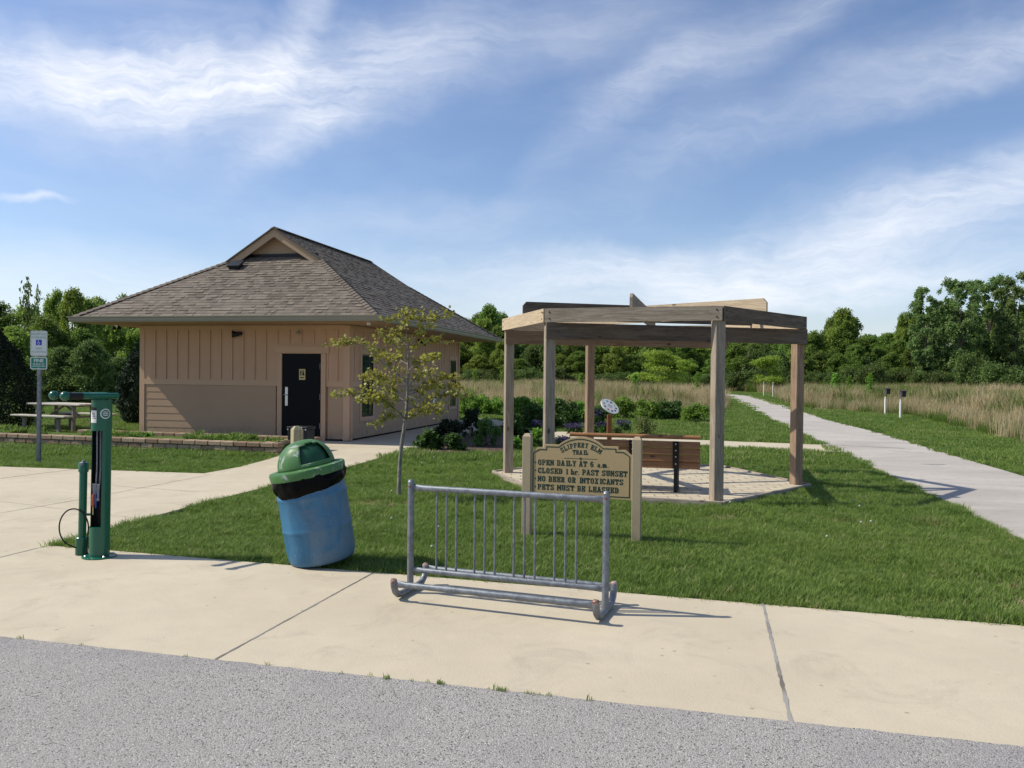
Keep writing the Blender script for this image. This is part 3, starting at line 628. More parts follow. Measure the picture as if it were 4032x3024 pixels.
# wall fittings
h = MB(); xx = fx(943); h.box((xx+.06, -.06, 2.60), (.10, .1, .09), bev=.02); h.tube([(xx+.03, -.08, 2.585), (xx-.12, -.17, 2.575)], [.05, .085], 14); h.build('flood_light', 'black', B)
xx = fx(1180); h = MB(); h.lathe([(.001, .03), (.04, .03), (.055, 0), (.05, -.03), (.001, -.045)], 18, c=(xx, -.10, 2.62)); h.box((xx, -.04, 2.64), (.05, .06, .05)); h.build('wall_lamp', 'gutter', B)
for dx in (-.07, .07):
    h = MB(); h.lathe([(.001, .02), (.03, .02), (.055, -.05), (.05, -.06), (.001, -.05)], 16, c=(-Wd-.52+dx, -.25, 2.76)); h.build('soffit_spotlight', 'black', B)
h = MB(); h.box((-Wd-.52, -.25, 2.785), (.09, .05, .05)); h.build('spotlight_bracket', 'white', B)
h = MB(); h.box((.10, 5.1, 2.62), (.16, .22, .12), bev=.02); h.tube([(.12, 5.1, 2.6), (.24, 5.1, 2.56)], [.06, .09], 12); h.build('flood_light', 'black', B)
h = MB(); h.box((.2, 5.8, .80), (.34, .5, .16), bev=.03); h.box((.1, 5.8, .58), (.16, .34, .34), bev=.02); h.tube([(.3, 5.7, .88), (.3, 5.7, .93), (.26, 5.76, .95)], .012, 8); h.build('drinking_fountain', 'steel', B)
h = MB(); h.box((.85, -.85, 2.78), (.07, .07, .06)); h.build('eave_camera', 'white', B)
for (a, b, z0, z1) in (W1, W2):
    fr_ = MB()
    for y0, y1, q0, q1 in ((a-.10, a, z0-.02, z1+.02), (b, b+.10, z0-.02, z1+.02), (a-.10, b+.10, z1+.021, z1+.13), (a-.10, b+.10, z0-.12, z0-.021)):
        fr_.box((.02, (y0+y1)/2, (q0+q1)/2), (.06, y1-y0, q1-q0))
    wf = fr_.build('window', 'trim', B)
    s_ = MB()
    for y0, y1, q0, q1 in ((a, a+.035, z0, z1), (b-.035, b, z0, z1), (a+.036, b-.036, z1-.035, z1), (a+.036, b-.036, z0, z0+.035)):
        s_.box((.034, (y0+y1)/2, (q0+q1)/2), (.026, y1-y0-.001, q1-q0))
    s_.box((.034, (a+b)/2+.08, (z0+z1)/2), (.028, .035, z1-z0-.08))
    s_.build('sash', 'black', wf)
    p_ = MB(); p_.box((.027, (a+b)/2, (z0+z1)/2), (.012, b-a-.06, z1-z0-.06)); p_.build('pane', 'glass', wf)
# roof
o_ = 1.2; X0, X1, Y0, Y1 = -Wd-1.0, o_, -o_, Ln+o_; HW = (X1-X0)/2; XC = (X0+X1)/2; ZE = 2.945; SL = .634
ZR = ZE+HW*SL; sg, so = 2.86, 2.58
def rz_(h): return ZE+h*SL
f = MB()
e = -.02
base_faces = [
 [(X0, Y0, ZE+e), (X1, Y0, ZE+e), (X1-sg, Y0+sg, rz_(sg)+e), (X0+sg, Y0+sg, rz_(sg)+e)],
 [(X1, Y0, ZE+e), (X1, Y1, ZE+e), (X1-so, Y1-so, rz_(so)+e), (XC, Y1-so, ZR+e), (XC, Y0+so, ZR+e), (X1-so, Y0+so, rz_(so)+e)],
 [(X0, Y1, ZE+e), (X0, Y0, ZE+e), (X0+so, Y0+so, rz_(so)+e), (XC, Y0+so, ZR+e), (XC, Y1-so, ZR+e), (X0+so, Y1-so, rz_(so)+e)],
 [(X1, Y1, ZE+e), (X0, Y1, ZE+e), (X0+sg, Y1-sg, rz_(sg)+e), (X1-sg, Y1-sg, rz_(sg)+e)]]
for bf in base_faces: f.add(bf, [list(range(len(bf)))], 0, .2)
rr = random.Random(3)
def courses(mb, side):
    hmax = sg if side in 'fb' else HW; exp = .118; n = int(hmax/exp); L = math.sqrt(1+SL*SL)
    for k in range(n+1):
        h0, h1 = k*exp, min((k+1)*exp, hmax)
        if h1-h0 < .01: continue
        def rng(h):
            if side in 'fb': return (X0+h, X1-h)
            hh = min(h, so); return (Y0+hh, Y1-hh)
        lo0, hi0 = rng(h0); lo1, hi1 = rng(h1); u = lo0-rr.uniform(0, .25)
        while u < hi0:
            wd = rr.choice((.08, .11, .14, .17, .21)); th = rr.choice((.008, .008, .020)); ti = rr.random()*.75+(.25 if th > .01 else 0)
            a0, b0 = max(u, lo0), min(u+wd, hi0); a1, b1 = min(max(u, lo1), hi1), max(min(u+wd, hi1), lo1)
            if b0-a0 > .005:
                def P(q, h, t_):
                    z = rz_(h)+t_*.85
                    return {'f': (q, Y0+h-t_*.5, z), 'b': (q, Y1-h+t_*.5, z), 'r': (X1-h+t_*.5, q, z), 'l': (X0+h-t_*.5, q, z)}[side]
                vs = [P(a0, h0, th), P(b0, h0, th), P(b1, h1, .001), P(a1, h1, .001), P(a0, h0, -.012), P(b0, h0, -.012)]
                mb.add(vs, [(0, 1, 2, 3), (4, 5, 1, 0), (4, 0, 3), (5, 2, 1)], 0, ti)
            u += wd
for s_ in 'frlb': courses(f, s_)
def caps(mb, a, b):
    a, b = Vector(a), Vector(b); n = int((b-a).length/.15); d_ = (b-a)/n
    for i in range(n):
        p, q = a+d_*i, a+d_*(i+1.1); sd_ = d_.cross(Vector((0, 0, 1))).normalized()*.12
        lift = Vector((0, 0, .045)); dn = Vector((0, 0, -.035)); lo_ = Vector((0, 0, -.02)); ti = rr.uniform(.1, .55)
        mb.add([p-sd_+dn+lift*.5, p+lift, p+sd_+dn+lift*.5, q-sd_+dn+lo_+lift*.5, q+lift+lo_, q+sd_+dn+lo_+lift*.5, p-sd_+dn, p+sd_+dn], [(0, 1, 4, 3), (1, 2, 5, 4), (6, 7, 2, 1, 0)], 0, ti)
caps(f, (X1, Y0, ZE+.01), (X1-so, Y0+so, rz_(so))); caps(f, (X0, Y0, ZE+.01), (X0+so, Y0+so, rz_(so)))
caps(f, (X1, Y1, ZE+.01), (X1-so, Y1-so, rz_(so))); caps(f, (XC, Y0+so, ZR+.01), (XC, Y1-so, ZR+.01))
rf = f.build('roof', 'shingle', B, tint=True)
s_ = MB(); s_.box(((X0+X1)/2, (Y0+Y1)/2, 2.825), (X1-X0-.14, Y1-Y0-.14, .02)); s_.build('soffit', 'soffit', B)
def gut(mb, a, b, out):
    a, b, out = Vector(a), Vector(b), Vector(out); prof = [(0, -.135), (.055, -.135), (.075, -.09), (.078, -.045), (.105, -.02), (.105, .0), (.095, .0), (.09, -.012), (0, -.012)]
    vs = []
    for k, p in enumerate((a, b)):
        for q, z in prof: vs.append(p+out*q+(b-a).normalized()*(q if k else -q)+Vector((0, 0, ZE+.012+z)))
    n = len(prof); mb.add(vs, [[i, (i+1) % n, n+(i+1) % n, n+i] for i in range(n)]+[list(range(n))[::-1], [n+i for i in range(n)]])
gt = MB(); gut(gt, (X0, Y0, 0), (X1, Y0, 0), (0, -1, 0)); gut(gt, (X1, Y0, 0), (X1, Y1, 0), (1, 0, 0)); gut(gt, (X0, Y1, 0), (X0, Y0, 0), (-1, 0, 0)); gt.build('gutter', 'gutter', B)
fa = MB(); fa.box(((X0+X1)/2, Y0+.02, 2.88), (X1-X0-.02, .03, .12)); fa.box((X1-.02, (Y0+Y1)/2, 2.88), (.03, Y1-Y0-.08, .12)); fa.box((X0+.02, (Y0+Y1)/2, 2.88), (.03, Y1-Y0-.08, .12)); fa.build('fascia', 'gutter', B)
for s2 in (0, 1):
    yw = Y0+sg if not s2 else Y1-sg; yo = Y0+so if not s2 else Y1-so; sgn = 1 if not s2 else -1
    gb = MB(); hb = HW-sg+.02; zb = rz_(sg)-.05
    gb.add([(XC-hb, yw, zb), (XC+hb, yw, zb), (XC, yw, ZR-.03), (XC-hb, yw+.05*sgn, zb), (XC+hb, yw+.05*sgn, zb), (XC, yw+.05*sgn, ZR-.03)], [(0, 1, 2), (5, 4, 3), (0, 3, 4, 1), (1, 4, 5, 2), (2, 5, 3, 0)])
    gb.build('gable_wall', 'rake', B)
    rk = MB()
    for q in (-1, 1):
        a = Vector((XC+q*(HW-so+.20), yo-.02*sgn, rz_(so)-.20*SL-.12)); b = Vector((XC, yo-.02*sgn, ZR-.12)); 
        n_ = Vector((0, 0, .21)); dp_ = Vector((0, .035*sgn, 0))
        rk.add([a-n_/2, b-n_/2, b+n_/2, a+n_/2, a-n_/2+dp_, b-n_/2+dp_, b+n_/2+dp_, a+n_/2+dp_], [(0, 1, 2, 3), (7, 6, 5, 4), (0, 4, 5, 1), (3, 2, 6, 7), (0, 3, 7, 4), (1, 5, 6, 2)])
        e1_ = Vector((XC+q*(HW-so+.16), yo-.045*sgn, rz_(so)-.16*SL+.0)); e2_ = Vector((XC, yo-.045*sgn, ZR+.002))
        rk.bar(e1_, e2_, .06, .03, mi=1)
        u1 = Vector((XC+q*(HW-so+.1), yo+.02*sgn, rz_(so)-.1)); u2 = Vector((XC, yo+.02*sgn, ZR-.07)); y2 = Vector((0, (sg-so)*sgn, 0))
        rk.quad(u1, u2, u2+y2, u1+y2, 0)
    rk.build('rake_board', ['rake', 'shingle'], B)
fl = MB(); fl.box((XC, Y0+sg-.035, rz_(sg)+.015), (2*(HW-sg)+.1, .06, .07)); fl.build('flashing', 'black', B)
v = MB(); hx = fx(923); hh = 2.25; vy = Y0+hh; m_ = Matrix.Rotation(math.atan(SL), 3, 'X')
v.box((XC-.92, vy, rz_(hh)+.12), (.38, .32, .05), rot=m_, bev=.01); v.box((XC-.92, vy+.0, rz_(hh)+.06), (.29, .25, .10), rot=m_); v.build('roof_vent', 'black', B)
# ------------------------------------------------------------------ barrel
bb = G(1245, 2243); Bx, By = bb.x+.0, bb.y+.25
tilt = Matrix.Translation((Bx, By, .0)) @ Matrix.Rotation(R(-10), 4, 'Y')
BR = .285
T = thing('trash_barrel', 'leaning blue plastic barrel with black bag and green domed lid', 'trash barrel', (Bx, By, BR*math.sin(R(10))-.015))
T.rotation_euler = (R(2), R(-9.3), 0)
b = MB(); prof = [(.0, .012), (.21, .012), (.25, .0), (.272, .012), (.283, .04), (.289, .10), (.292, .16), (.292, .27), (.296, .285), (.299, .297), (.296, .31), (.292, .325), (.294, .45), (.292, .55), (.297, .565), (.300, .577), (.297, .59), (.291, .605), (.287, .67), (.281, .745), (.262, .785), (.24, .787), (.24, .76)]
b.lathe(prof, 64); b.build('drum', 'barrel', T, smooth=True)
bg_ = MB(); n, rows = 96, 12; base_i = 0; rg = random.Random(9)
def bagr(a, t):
    nz = mnoise.noise(Vector((math.cos(a)*3.2, math.sin(a)*3.2, t*2.5)))*.016+mnoise.noise(Vector((math.cos(a)*9, math.sin(a)*9, t*3)))*.008
    return .302+.012*math.sin(t*math.pi)+nz
vs = []
for j_ in range(rows+1):
    t_ = j_/rows
    for i in range(n):
        a = 2*math.pi*i/n; zt = .80; zb = .655-.062*math.cos(a-R(-118))+.006*math.sin(a*4)+.003*math.sin(a*9+1)
        z = zt+(zb-zt)*t_; r_ = bagr(a, t_) - (.012 if j_ == rows else 0)
        vs.append((r_*math.cos(a), r_*math.sin(a), z))
bg_.add(vs, [[j_*n+i, (j_+1)*n+i, (j_+1)*n+(i+1) % n, j_*n+(i+1) % n] for j_ in range(rows) for i in range(n)])
bg_.build('bag', 'bag', T, smooth=True)
# lid, tilted a little more than the drum, with an opening in the dome
Lm = bpy.data.objects.new('lid', None); 
l = MB(); nA = 72; dome = []
a_open = R(-50); ow = R(36)
prof = [(.318, -.045), (.322, -.045), (.326, .0), (.322, .012), (.27, .018), (.243, .022)]
l.lathe(prof, nA)
l.lathe([(.318, -.045), (.312, -.0), (.24, .0)], nA)
rings = 16; Rd, Hd = .243, .232
def dpt(a, e): return (Rd*math.cos(e)**.85*math.cos(a), Rd*math.cos(e)**.85*math.sin(a), .022+Hd*math.sin(e))
es = [R(90)*k/rings for k in range(rings+1)]; b0 = len(l.v)
for e_ in es:
    for i in range(nA): l.v.append(dpt(2*math.pi*i/nA, min(e_, R(89.5))))
def isopen(i, k):
    a = 2*math.pi*(i+.5)/nA; da = (a-a_open+math.pi) % (2*math.pi)-math.pi; z = (k+.5)/rings
    return abs(da) < ow and .12 < z < .70-.10*(abs(da)/ow)
for k in range(rings):
    for i in range(nA):
        if not isopen(i, k): l.f.append([b0+k*nA+i, b0+k*nA+(i+1) % nA, b0+(k+1)*nA+(i+1) % nA, b0+(k+1)*nA+i]); l.mi.append(0); l.t.append(.5)
lid = l.build('lid', 'lid', T, smooth=True)
sm = lid.modifiers.new('thick', 'SOLIDIFY'); sm.thickness = .008; sm.offset = 1
lid.scale = (.97, .97, .97); lid.location = (-.008, 0, .795); lid.rotation_euler = (0, R(-2.4), 0)
fl = MB(); vs = []; nn = 12; mm = 8
for k in range(mm+1):
    for i in range(nn+1):
        a = a_open-ow-.03+(2*ow+.06)*i/nn; e_ = R(6)+R(62)*k/mm; p_ = Vector(dpt(a, e_)); p_ = Vector((p_.x*.90, p_.y*.90, p_.z*.97)); vs.append(p_)
fl.add(vs, [[k*(nn+1)+i, k*(nn+1)+i+1, (k+1)*(nn+1)+i+1, (k+1)*(nn+1)+i] for k in range(mm) for i in range(nn)])
fo = fl.build('flap', 'flap', lid, smooth=True)

# ------------------------------------------------------------------ bike rack
fl_, fr_ = G(1562, 2364), G(2373, 2455); rl_, rr_ = G(1653, 2305), G(2405, 2388)
mid = (fl_+fr_+rl_+rr_)/4; dx_ = ((fr_-fl_)+(rr_-rl_)).normalized(); ang = math.atan2(dx_.y, dx_.x); Lr = 1.50; hb = .235; rad = .0245
RK = thing('bike_rack', 'grey galvanised steel bike rack with twelve bars on the concrete sidewalk', 'bike rack', (mid.x, mid.y, .002), ang)
for s_ in (-1, 1):
    x = s_*Lr/2
    u = MB(); u.tube([(x, 0, .04), (x, 0, .83)], rad, 16); u.lathe([(rad, .83), (rad+.002, .835), (rad*.7, .85), (.001, .855)], 16, c=(x, 0, 0)); uo = u.build('upright', 'galv', RK, smooth=True)
    k = MB(); pts = []
    for i in range(8): a = R(200+i*70/7); pts.append((x, -hb+.075+.085*math.cos(a)*.9, .028+.115+.115*math.sin(a)))
    pts = [(x, -hb-.028, .150), (x, -hb-.022, .105), (x, -hb-.002, .066), (x, -hb+.04, .036), (x, -hb+.09, .028), (x, hb-.09, .028), (x, hb-.04, .036), (x, hb+.002, .066), (x, hb+.022, .105), (x, hb+.028, .150)]
    k.tube(pts, rad, 14); ko = k.build('foot', 'galv', RK, smooth=True)
    for q in (-1, 1):
        e_ = MB(); e_.tube([(x, q*(hb+.028), .142), (x, q*(hb+.03), .156)], rad+.001, 14); e_.lathe([(rad+.0015, .156), (rad*.7, .166), (.001, .168)], 14, c=(x, q*(hb+.03), 0)); e_.build('foot_end', 'rust', ko, smooth=True)
def flatrail(mb, x0, x1, y, z, r_):
    n = 16; L = x1-x0; sec = [(0, .35, 1.2), (.04, .45, 1.2), (.10, 1, 1), (L-.10, 1, 1), (L-.04, .45, 1.2), (L, .35, 1.2)]; vs = []
    for d_, ky, kz in sec:
        for i in range(n):
            a = 2*math.pi*i/n; vs.append((x0+d_, y+r_*ky*math.cos(a), z+r_*kz*math.sin(a)))
    fs = [[j_*n+i, j_*n+(i+1) % n, (j_+1)*n+(i+1) % n, (j_+1)*n+i] for j_ in range(len(sec)-1) for i in range(n)]
    mb.add(vs, [x[::-1] for x in fs]+[list(range(n)), [(len(sec)-1)*n+i for i in range(n)][::-1]])
for nm, y_, z_, r_ in (('top_rail', 0, .793, .022), ('lower_rail', 0, .175, .020), ('front_rail', -hb-.028, .128, .022), ('rear_rail', hb+.028, .128, .022)):
    q = MB(); flatrail(q, -Lr/2+.0, Lr/2-.0, y_, z_, r_); q.build(nm, 'galv', RK, smooth=True)
x = -Lr/2+.215
for g_ in range(4):
    for k_ in range(3):
        q = MB(); q.tube([(x, 0, .178), (x, 0, .79)], .0085, 10); q.build('bar', 'galv', RK, smooth=True)
        q = None; x += .0795 if k_ < 2 else .146
for s_ in (-1, 1):
    q = MB(); q.lathe([(.001, 0), (.009, 0), (.009, .006), (.001, .008)], 10); bo = q.build('bolt', 'rust', RK)
    bo.rotation_euler = (R(90), 0, 0); bo.location = (s_*Lr/2, -rad+.001, .80)

# ------------------------------------------------------------------ repair stand and pump
sb_ = G(391, 2192); lean = R(.7)
ST = thing('bike_repair_stand', 'dark green bike repair stand post with two black-gripped holder arms', 'repair stand', (sb_.x, sb_.y, .0)); ST.rotation_euler = (0, lean, 0)
b = MB(); b.lathe([(.001, .001), (.142, .001), (.142, .010), (.136, .013), (.001, .013)], 40); bs = b.build('base_plate', 'green', ST, smooth=True)
for a in range(4):
    q = MB(); aa = R(45+90*a); q.lathe([(.012, 0), (.012, .008), (.008, .012), (.001, .013)], 8, c=(.115*math.cos(aa), .115*math.sin(aa), .013)); q.build('anchor_bolt', 'steel', bs)
t = MB(); r_ = .084; a0, a1 = R(-178), R(-58)     # slot angles
t.lathe([(r_, .012), (r_, .27)], 48, 0); t.lathe([(r_, 1.12), (r_, 1.39), (.001, 1.392)], 48, 0)
t.lathe([(r_, .27), (r_, 1.12)], 40, 0, a0=a1, a1=a0+2*math.pi)
t.lathe([(r_-.006, .24), (r_-.006, 1.15)], 40, 1, a0=a1, a1=a0+2*math.pi)
t.lathe([(.001, .262), (r_-.002, .262)], 40, 0); t.lathe([(.001, 1.13), (r_-.002, 1.13)], 40, 1)
for aa in (a0, a1):
    p1 = Vector((r_*math.cos(aa), r_*math.sin(aa), 0)); p2 = p1*(1-.006/r_); zz = Vector((0, 0, 1)); t.quad(p1+zz*.27, p2+zz*.27, p2+zz*1.12, p1+zz*1.12)
t.build('tube', ['green', 'black'], ST, smooth=True)
for i, (x_, y_) in enumerate(((-.02, -.03), (.0, -.02), (.015, -.035), (-.035, -.01))):
    q = MB(); q.tube([(x_, y_, 1.12), (x_+.004, y_, .8), (x_-.004, y_, .56+.02*i)], .0035, 6); q.build('cable', 'galv', ST)
hd = MB(); hd.box((0, 0, 1.425), (.20, .10, .05), rz=R(28), bev=.008); hd.tube([(0, 0, 1.39), (0, 0, 1.405)], .055, 20)
for i in range(5):
    aa = R(-150+i*32); hd.lathe([(.007, 0), (.007, .008), (.001, .010)], 8, c=(.07*math.cos(aa), .07*math.sin(aa), 1.391))
hd.build('head', 'green', ST)
adir = Vector((-.60, -.80, 0)).normalized(); an = Vector((-adir.y, adir.x, 0))
for s_ in (-1, 1):
    o0 = an*s_*.10+Vector((0, 0, 1.428)); q = MB(); q.tube([o0-adir*.09, o0+adir*.36], .026, 16); ao = q.build('arm', 'green', ST, smooth=True)
    q = MB(); q.tube([o0+adir*.22, o0+adir*.34], .0285, 16); q.build('grip', 'rubber', ao, smooth=True)
    q = MB(); c_ = o0+adir*.365; q.lathe([(.001, .040), (.023, .034), (.037, .014), (.040, 0), (.037, -.014), (.023, -.034), (.001, -.040)], 18, c=c_); q.build('end_ball', 'green', ao, smooth=True)
def curved(mb, a0_, a1_, z0, z1, rr_, n=10, mi=0):
    mb.lathe([(rr_, z0), (rr_, z1)], n, mi, a0=a0_, a1=a1_)
q = MB(); curved(q, R(-140), R(-92), 1.19, 1.325, r_+.0015, mi=0); curved(q, R(-140), R(-92), 1.298, 1.325, r_+.0022, mi=1)
for k_ in range(4): curved(q, R(-125), R(-105+k_*3), 1.27-k_*.014, 1.275-k_*.014, r_+.0022, mi=1)
q.build('label_sticker', ['white', 'black'], ST)
q = MB(); ca, cz = R(-42), 1.27
for i in range(20):
    A_, B_ = 2*math.pi*i/20, 2*math.pi*(i+1)/20
    def cyl(rad_, an_): u_ = rad_*math.cos(an_); return ((r_+.0015)*math.cos(ca+u_/r_), (r_+.0015)*math.sin(ca+u_/r_), cz+rad_*math.sin(an_))
    q.quad(cyl(.035, A_), cyl(.045, A_), cyl(.045, B_), cyl(.035, B_))
for z_ in (.012, -.003, -.018):
    w_ = .02 if z_ != -.003 else .026
    q.lathe([(r_+.0015, cz+z_), (r_+.0015, cz+z_+.008)], 4, a0=ca-w_/r_, a1=ca+w_/r_)
q.build('round_sticker', 'signwhite', ST)
# hanging tools
sx_, sy_ = sb_.x, sb_.y
q = MB(); tx = thing('screwdriver', 'orange-handled screwdriver hanging inside the green repair stand', 'tool', (sx_-.035, sy_-.045, .38))
q.tube([(0, 0, 0), (0, 0, .07)], .004, 8); q.build('shaft', 'gold', tx); q = MB(); q.tube([(0, 0, .07), (.001, 0, .09), (.003, 0, .17), (.004, 0, .18)], [.008, .014, .014, .009], 12); q.build('handle', mat('orange_grip', flat((.35, .09, .03), .2), .5), tx, smooth=True)
q = MB(); tx = thing('tire_lever', 'blue tire lever hanging beside the screwdriver in the stand', 'tool', (sx_-.008, sy_-.05, .44))
q.tube([(0, 0, 0), (.003, -.004, .06), (0, 0, .13)], [.006, .010, .008], 10); q.build('lever', mat('blue_grip', flat((.02, .06, .28), .2), .4), tx, smooth=True)
tx = thing('wrench_set', 'bunch of dark steel wrenches hanging on cables inside the green stand', 'tool', (sx_-.01, sy_-.04, .52))
for i in range(5):
    q = MB(); aa = R(-20+i*10); q.bar((.012*(i-2), -.006*i+.01, 0), (.014*(i-2)+.01*math.sin(aa), -.006*i+.01, .13), .006, .016, bev=.002); q.tube([(.012*(i-2), -.006*i+.004, -.004), (.012*(i-2), -.006*i+.016, -.004)], .015, 10); q.build('wrench', 'galv', tx)
pb = G(322, 2183)
PM = thing('bicycle_pump', 'dark green upright air pump with black hose beside the repair stand', 'air pump', (pb.x, pb.y, 0)); PM.rotation_euler = (0, lean*1.3, 0)
q = MB(); q.lathe([(.001, 0), (.053, 0), (.054, .004), (.054, .15), (.046, .158), (.001, .158)], 28); q.build('base', 'green', PM, smooth=True)
q = MB(); q.lathe([(.033, .155), (.033, .74), (.042, .742), (.042, .82), (.038, .826), (.001, .827)], 28); q.build('cylinder', 'green', PM, smooth=True)
q = MB(); q.box((.006, -.038, .815), (.03, .03, .035), bev=.006); q.lathe([(.02, .826), (.012, .845), (.001, .846)], 12); q.build('cap', 'galv', PM)
q = MB(); pts = []
for i in range(28):
    a = R(250-i*255/27); pts.append((-.055+.125*math.cos(a), -.03-.02*math.sin(a*.5), .25+.165*math.sin(a)))
pts = [(-.03, -.05, .07)]+pts+[(.07, -.05, .13), (.065, -.06, .03), (.05, -.055, .012)]; q.tube(pts, .0065, 8); q.build('hose', 'rubber', PM, smooth=True)
q = MB(); q.box((.035, .0, .36), (.07, .02, .02)); q.build('bracket', 'green', PM)

# ------------------------------------------------------------------ trail rules sign
pL, pR_ = G(2074, 2104), G(2505, 2133); vv = (pR_-pL); Ls = vv.length; angs = math.atan2(vv.y, vv.x); md_ = (pL+pR_)/2
SG = thing('trail_sign', 'tan trail rules sign with green lettering between two square posts', 'sign', (md_.x, md_.y, gz), angs)
for s_ in (-1, 1):
    q = MB(); q.box((s_*Ls/2, 0, .53), (.089, .089, 1.04), bev=.004); q.add([(s_*Ls/2+a*.0445*k, b_*.0445*k, z) for z, k in ((1.05, 1), (1.08, .55)) for a, b_ in ((-1, -1), (1, -1), (1, 1), (-1, 1))], [(4, 5, 6, 7), (0, 1, 5, 4), (1, 2, 6, 5), (2, 3, 7, 6), (3, 0, 4, 7)]); q.build('post', 'tanpost', SG)
Wb = Ls-.092; zb = .452
def outline(ins=0.0):
    h = Wb/2-ins; y0 = ins; p = [(-h, y0), (h, y0)]
    y1 = .435-ins*.3; ys = .492-ins; yt = .523-ins; xs = .365*Wb-ins; xa = .225*Wb-ins*.35; pk = .61-ins
    p += [(h, y1), (h-.065, ys), (xs, ys), (xs, yt), (xa, yt)]
    # arc
    rr_ = (xa*xa+(pk-yt)**2)/(2*(pk-yt)); cy_ = pk-rr_; aa = math.asin(min(1, xa/rr_))
    for i in range(1, 16): t_ = aa-2*aa*i/16; p.append((rr_*math.sin(t_), cy_+rr_*math.cos(t_)))
    return p+[(-xa, yt), (-xs, yt), (-xs, ys), (-h+.065, ys), (-h, y1)]
bm = Matrix.Translation((0, -.012, zb)) @ STAND
q = MB(); q.prism(outline(), -.018, .018, xf=bm); brd = q.build('board', 'tan', SG)
q = MB(); O1, O2 = outline(.018), outline(.028); n = len(O1)
q.add([bm@Vector((p[0], p[1], .0195)) for p in O1+O2], [[i, (i+1) % n, n+(i+1) % n, n+i] for i in range(n)]); q.build('border', 'dkgreen', brd)
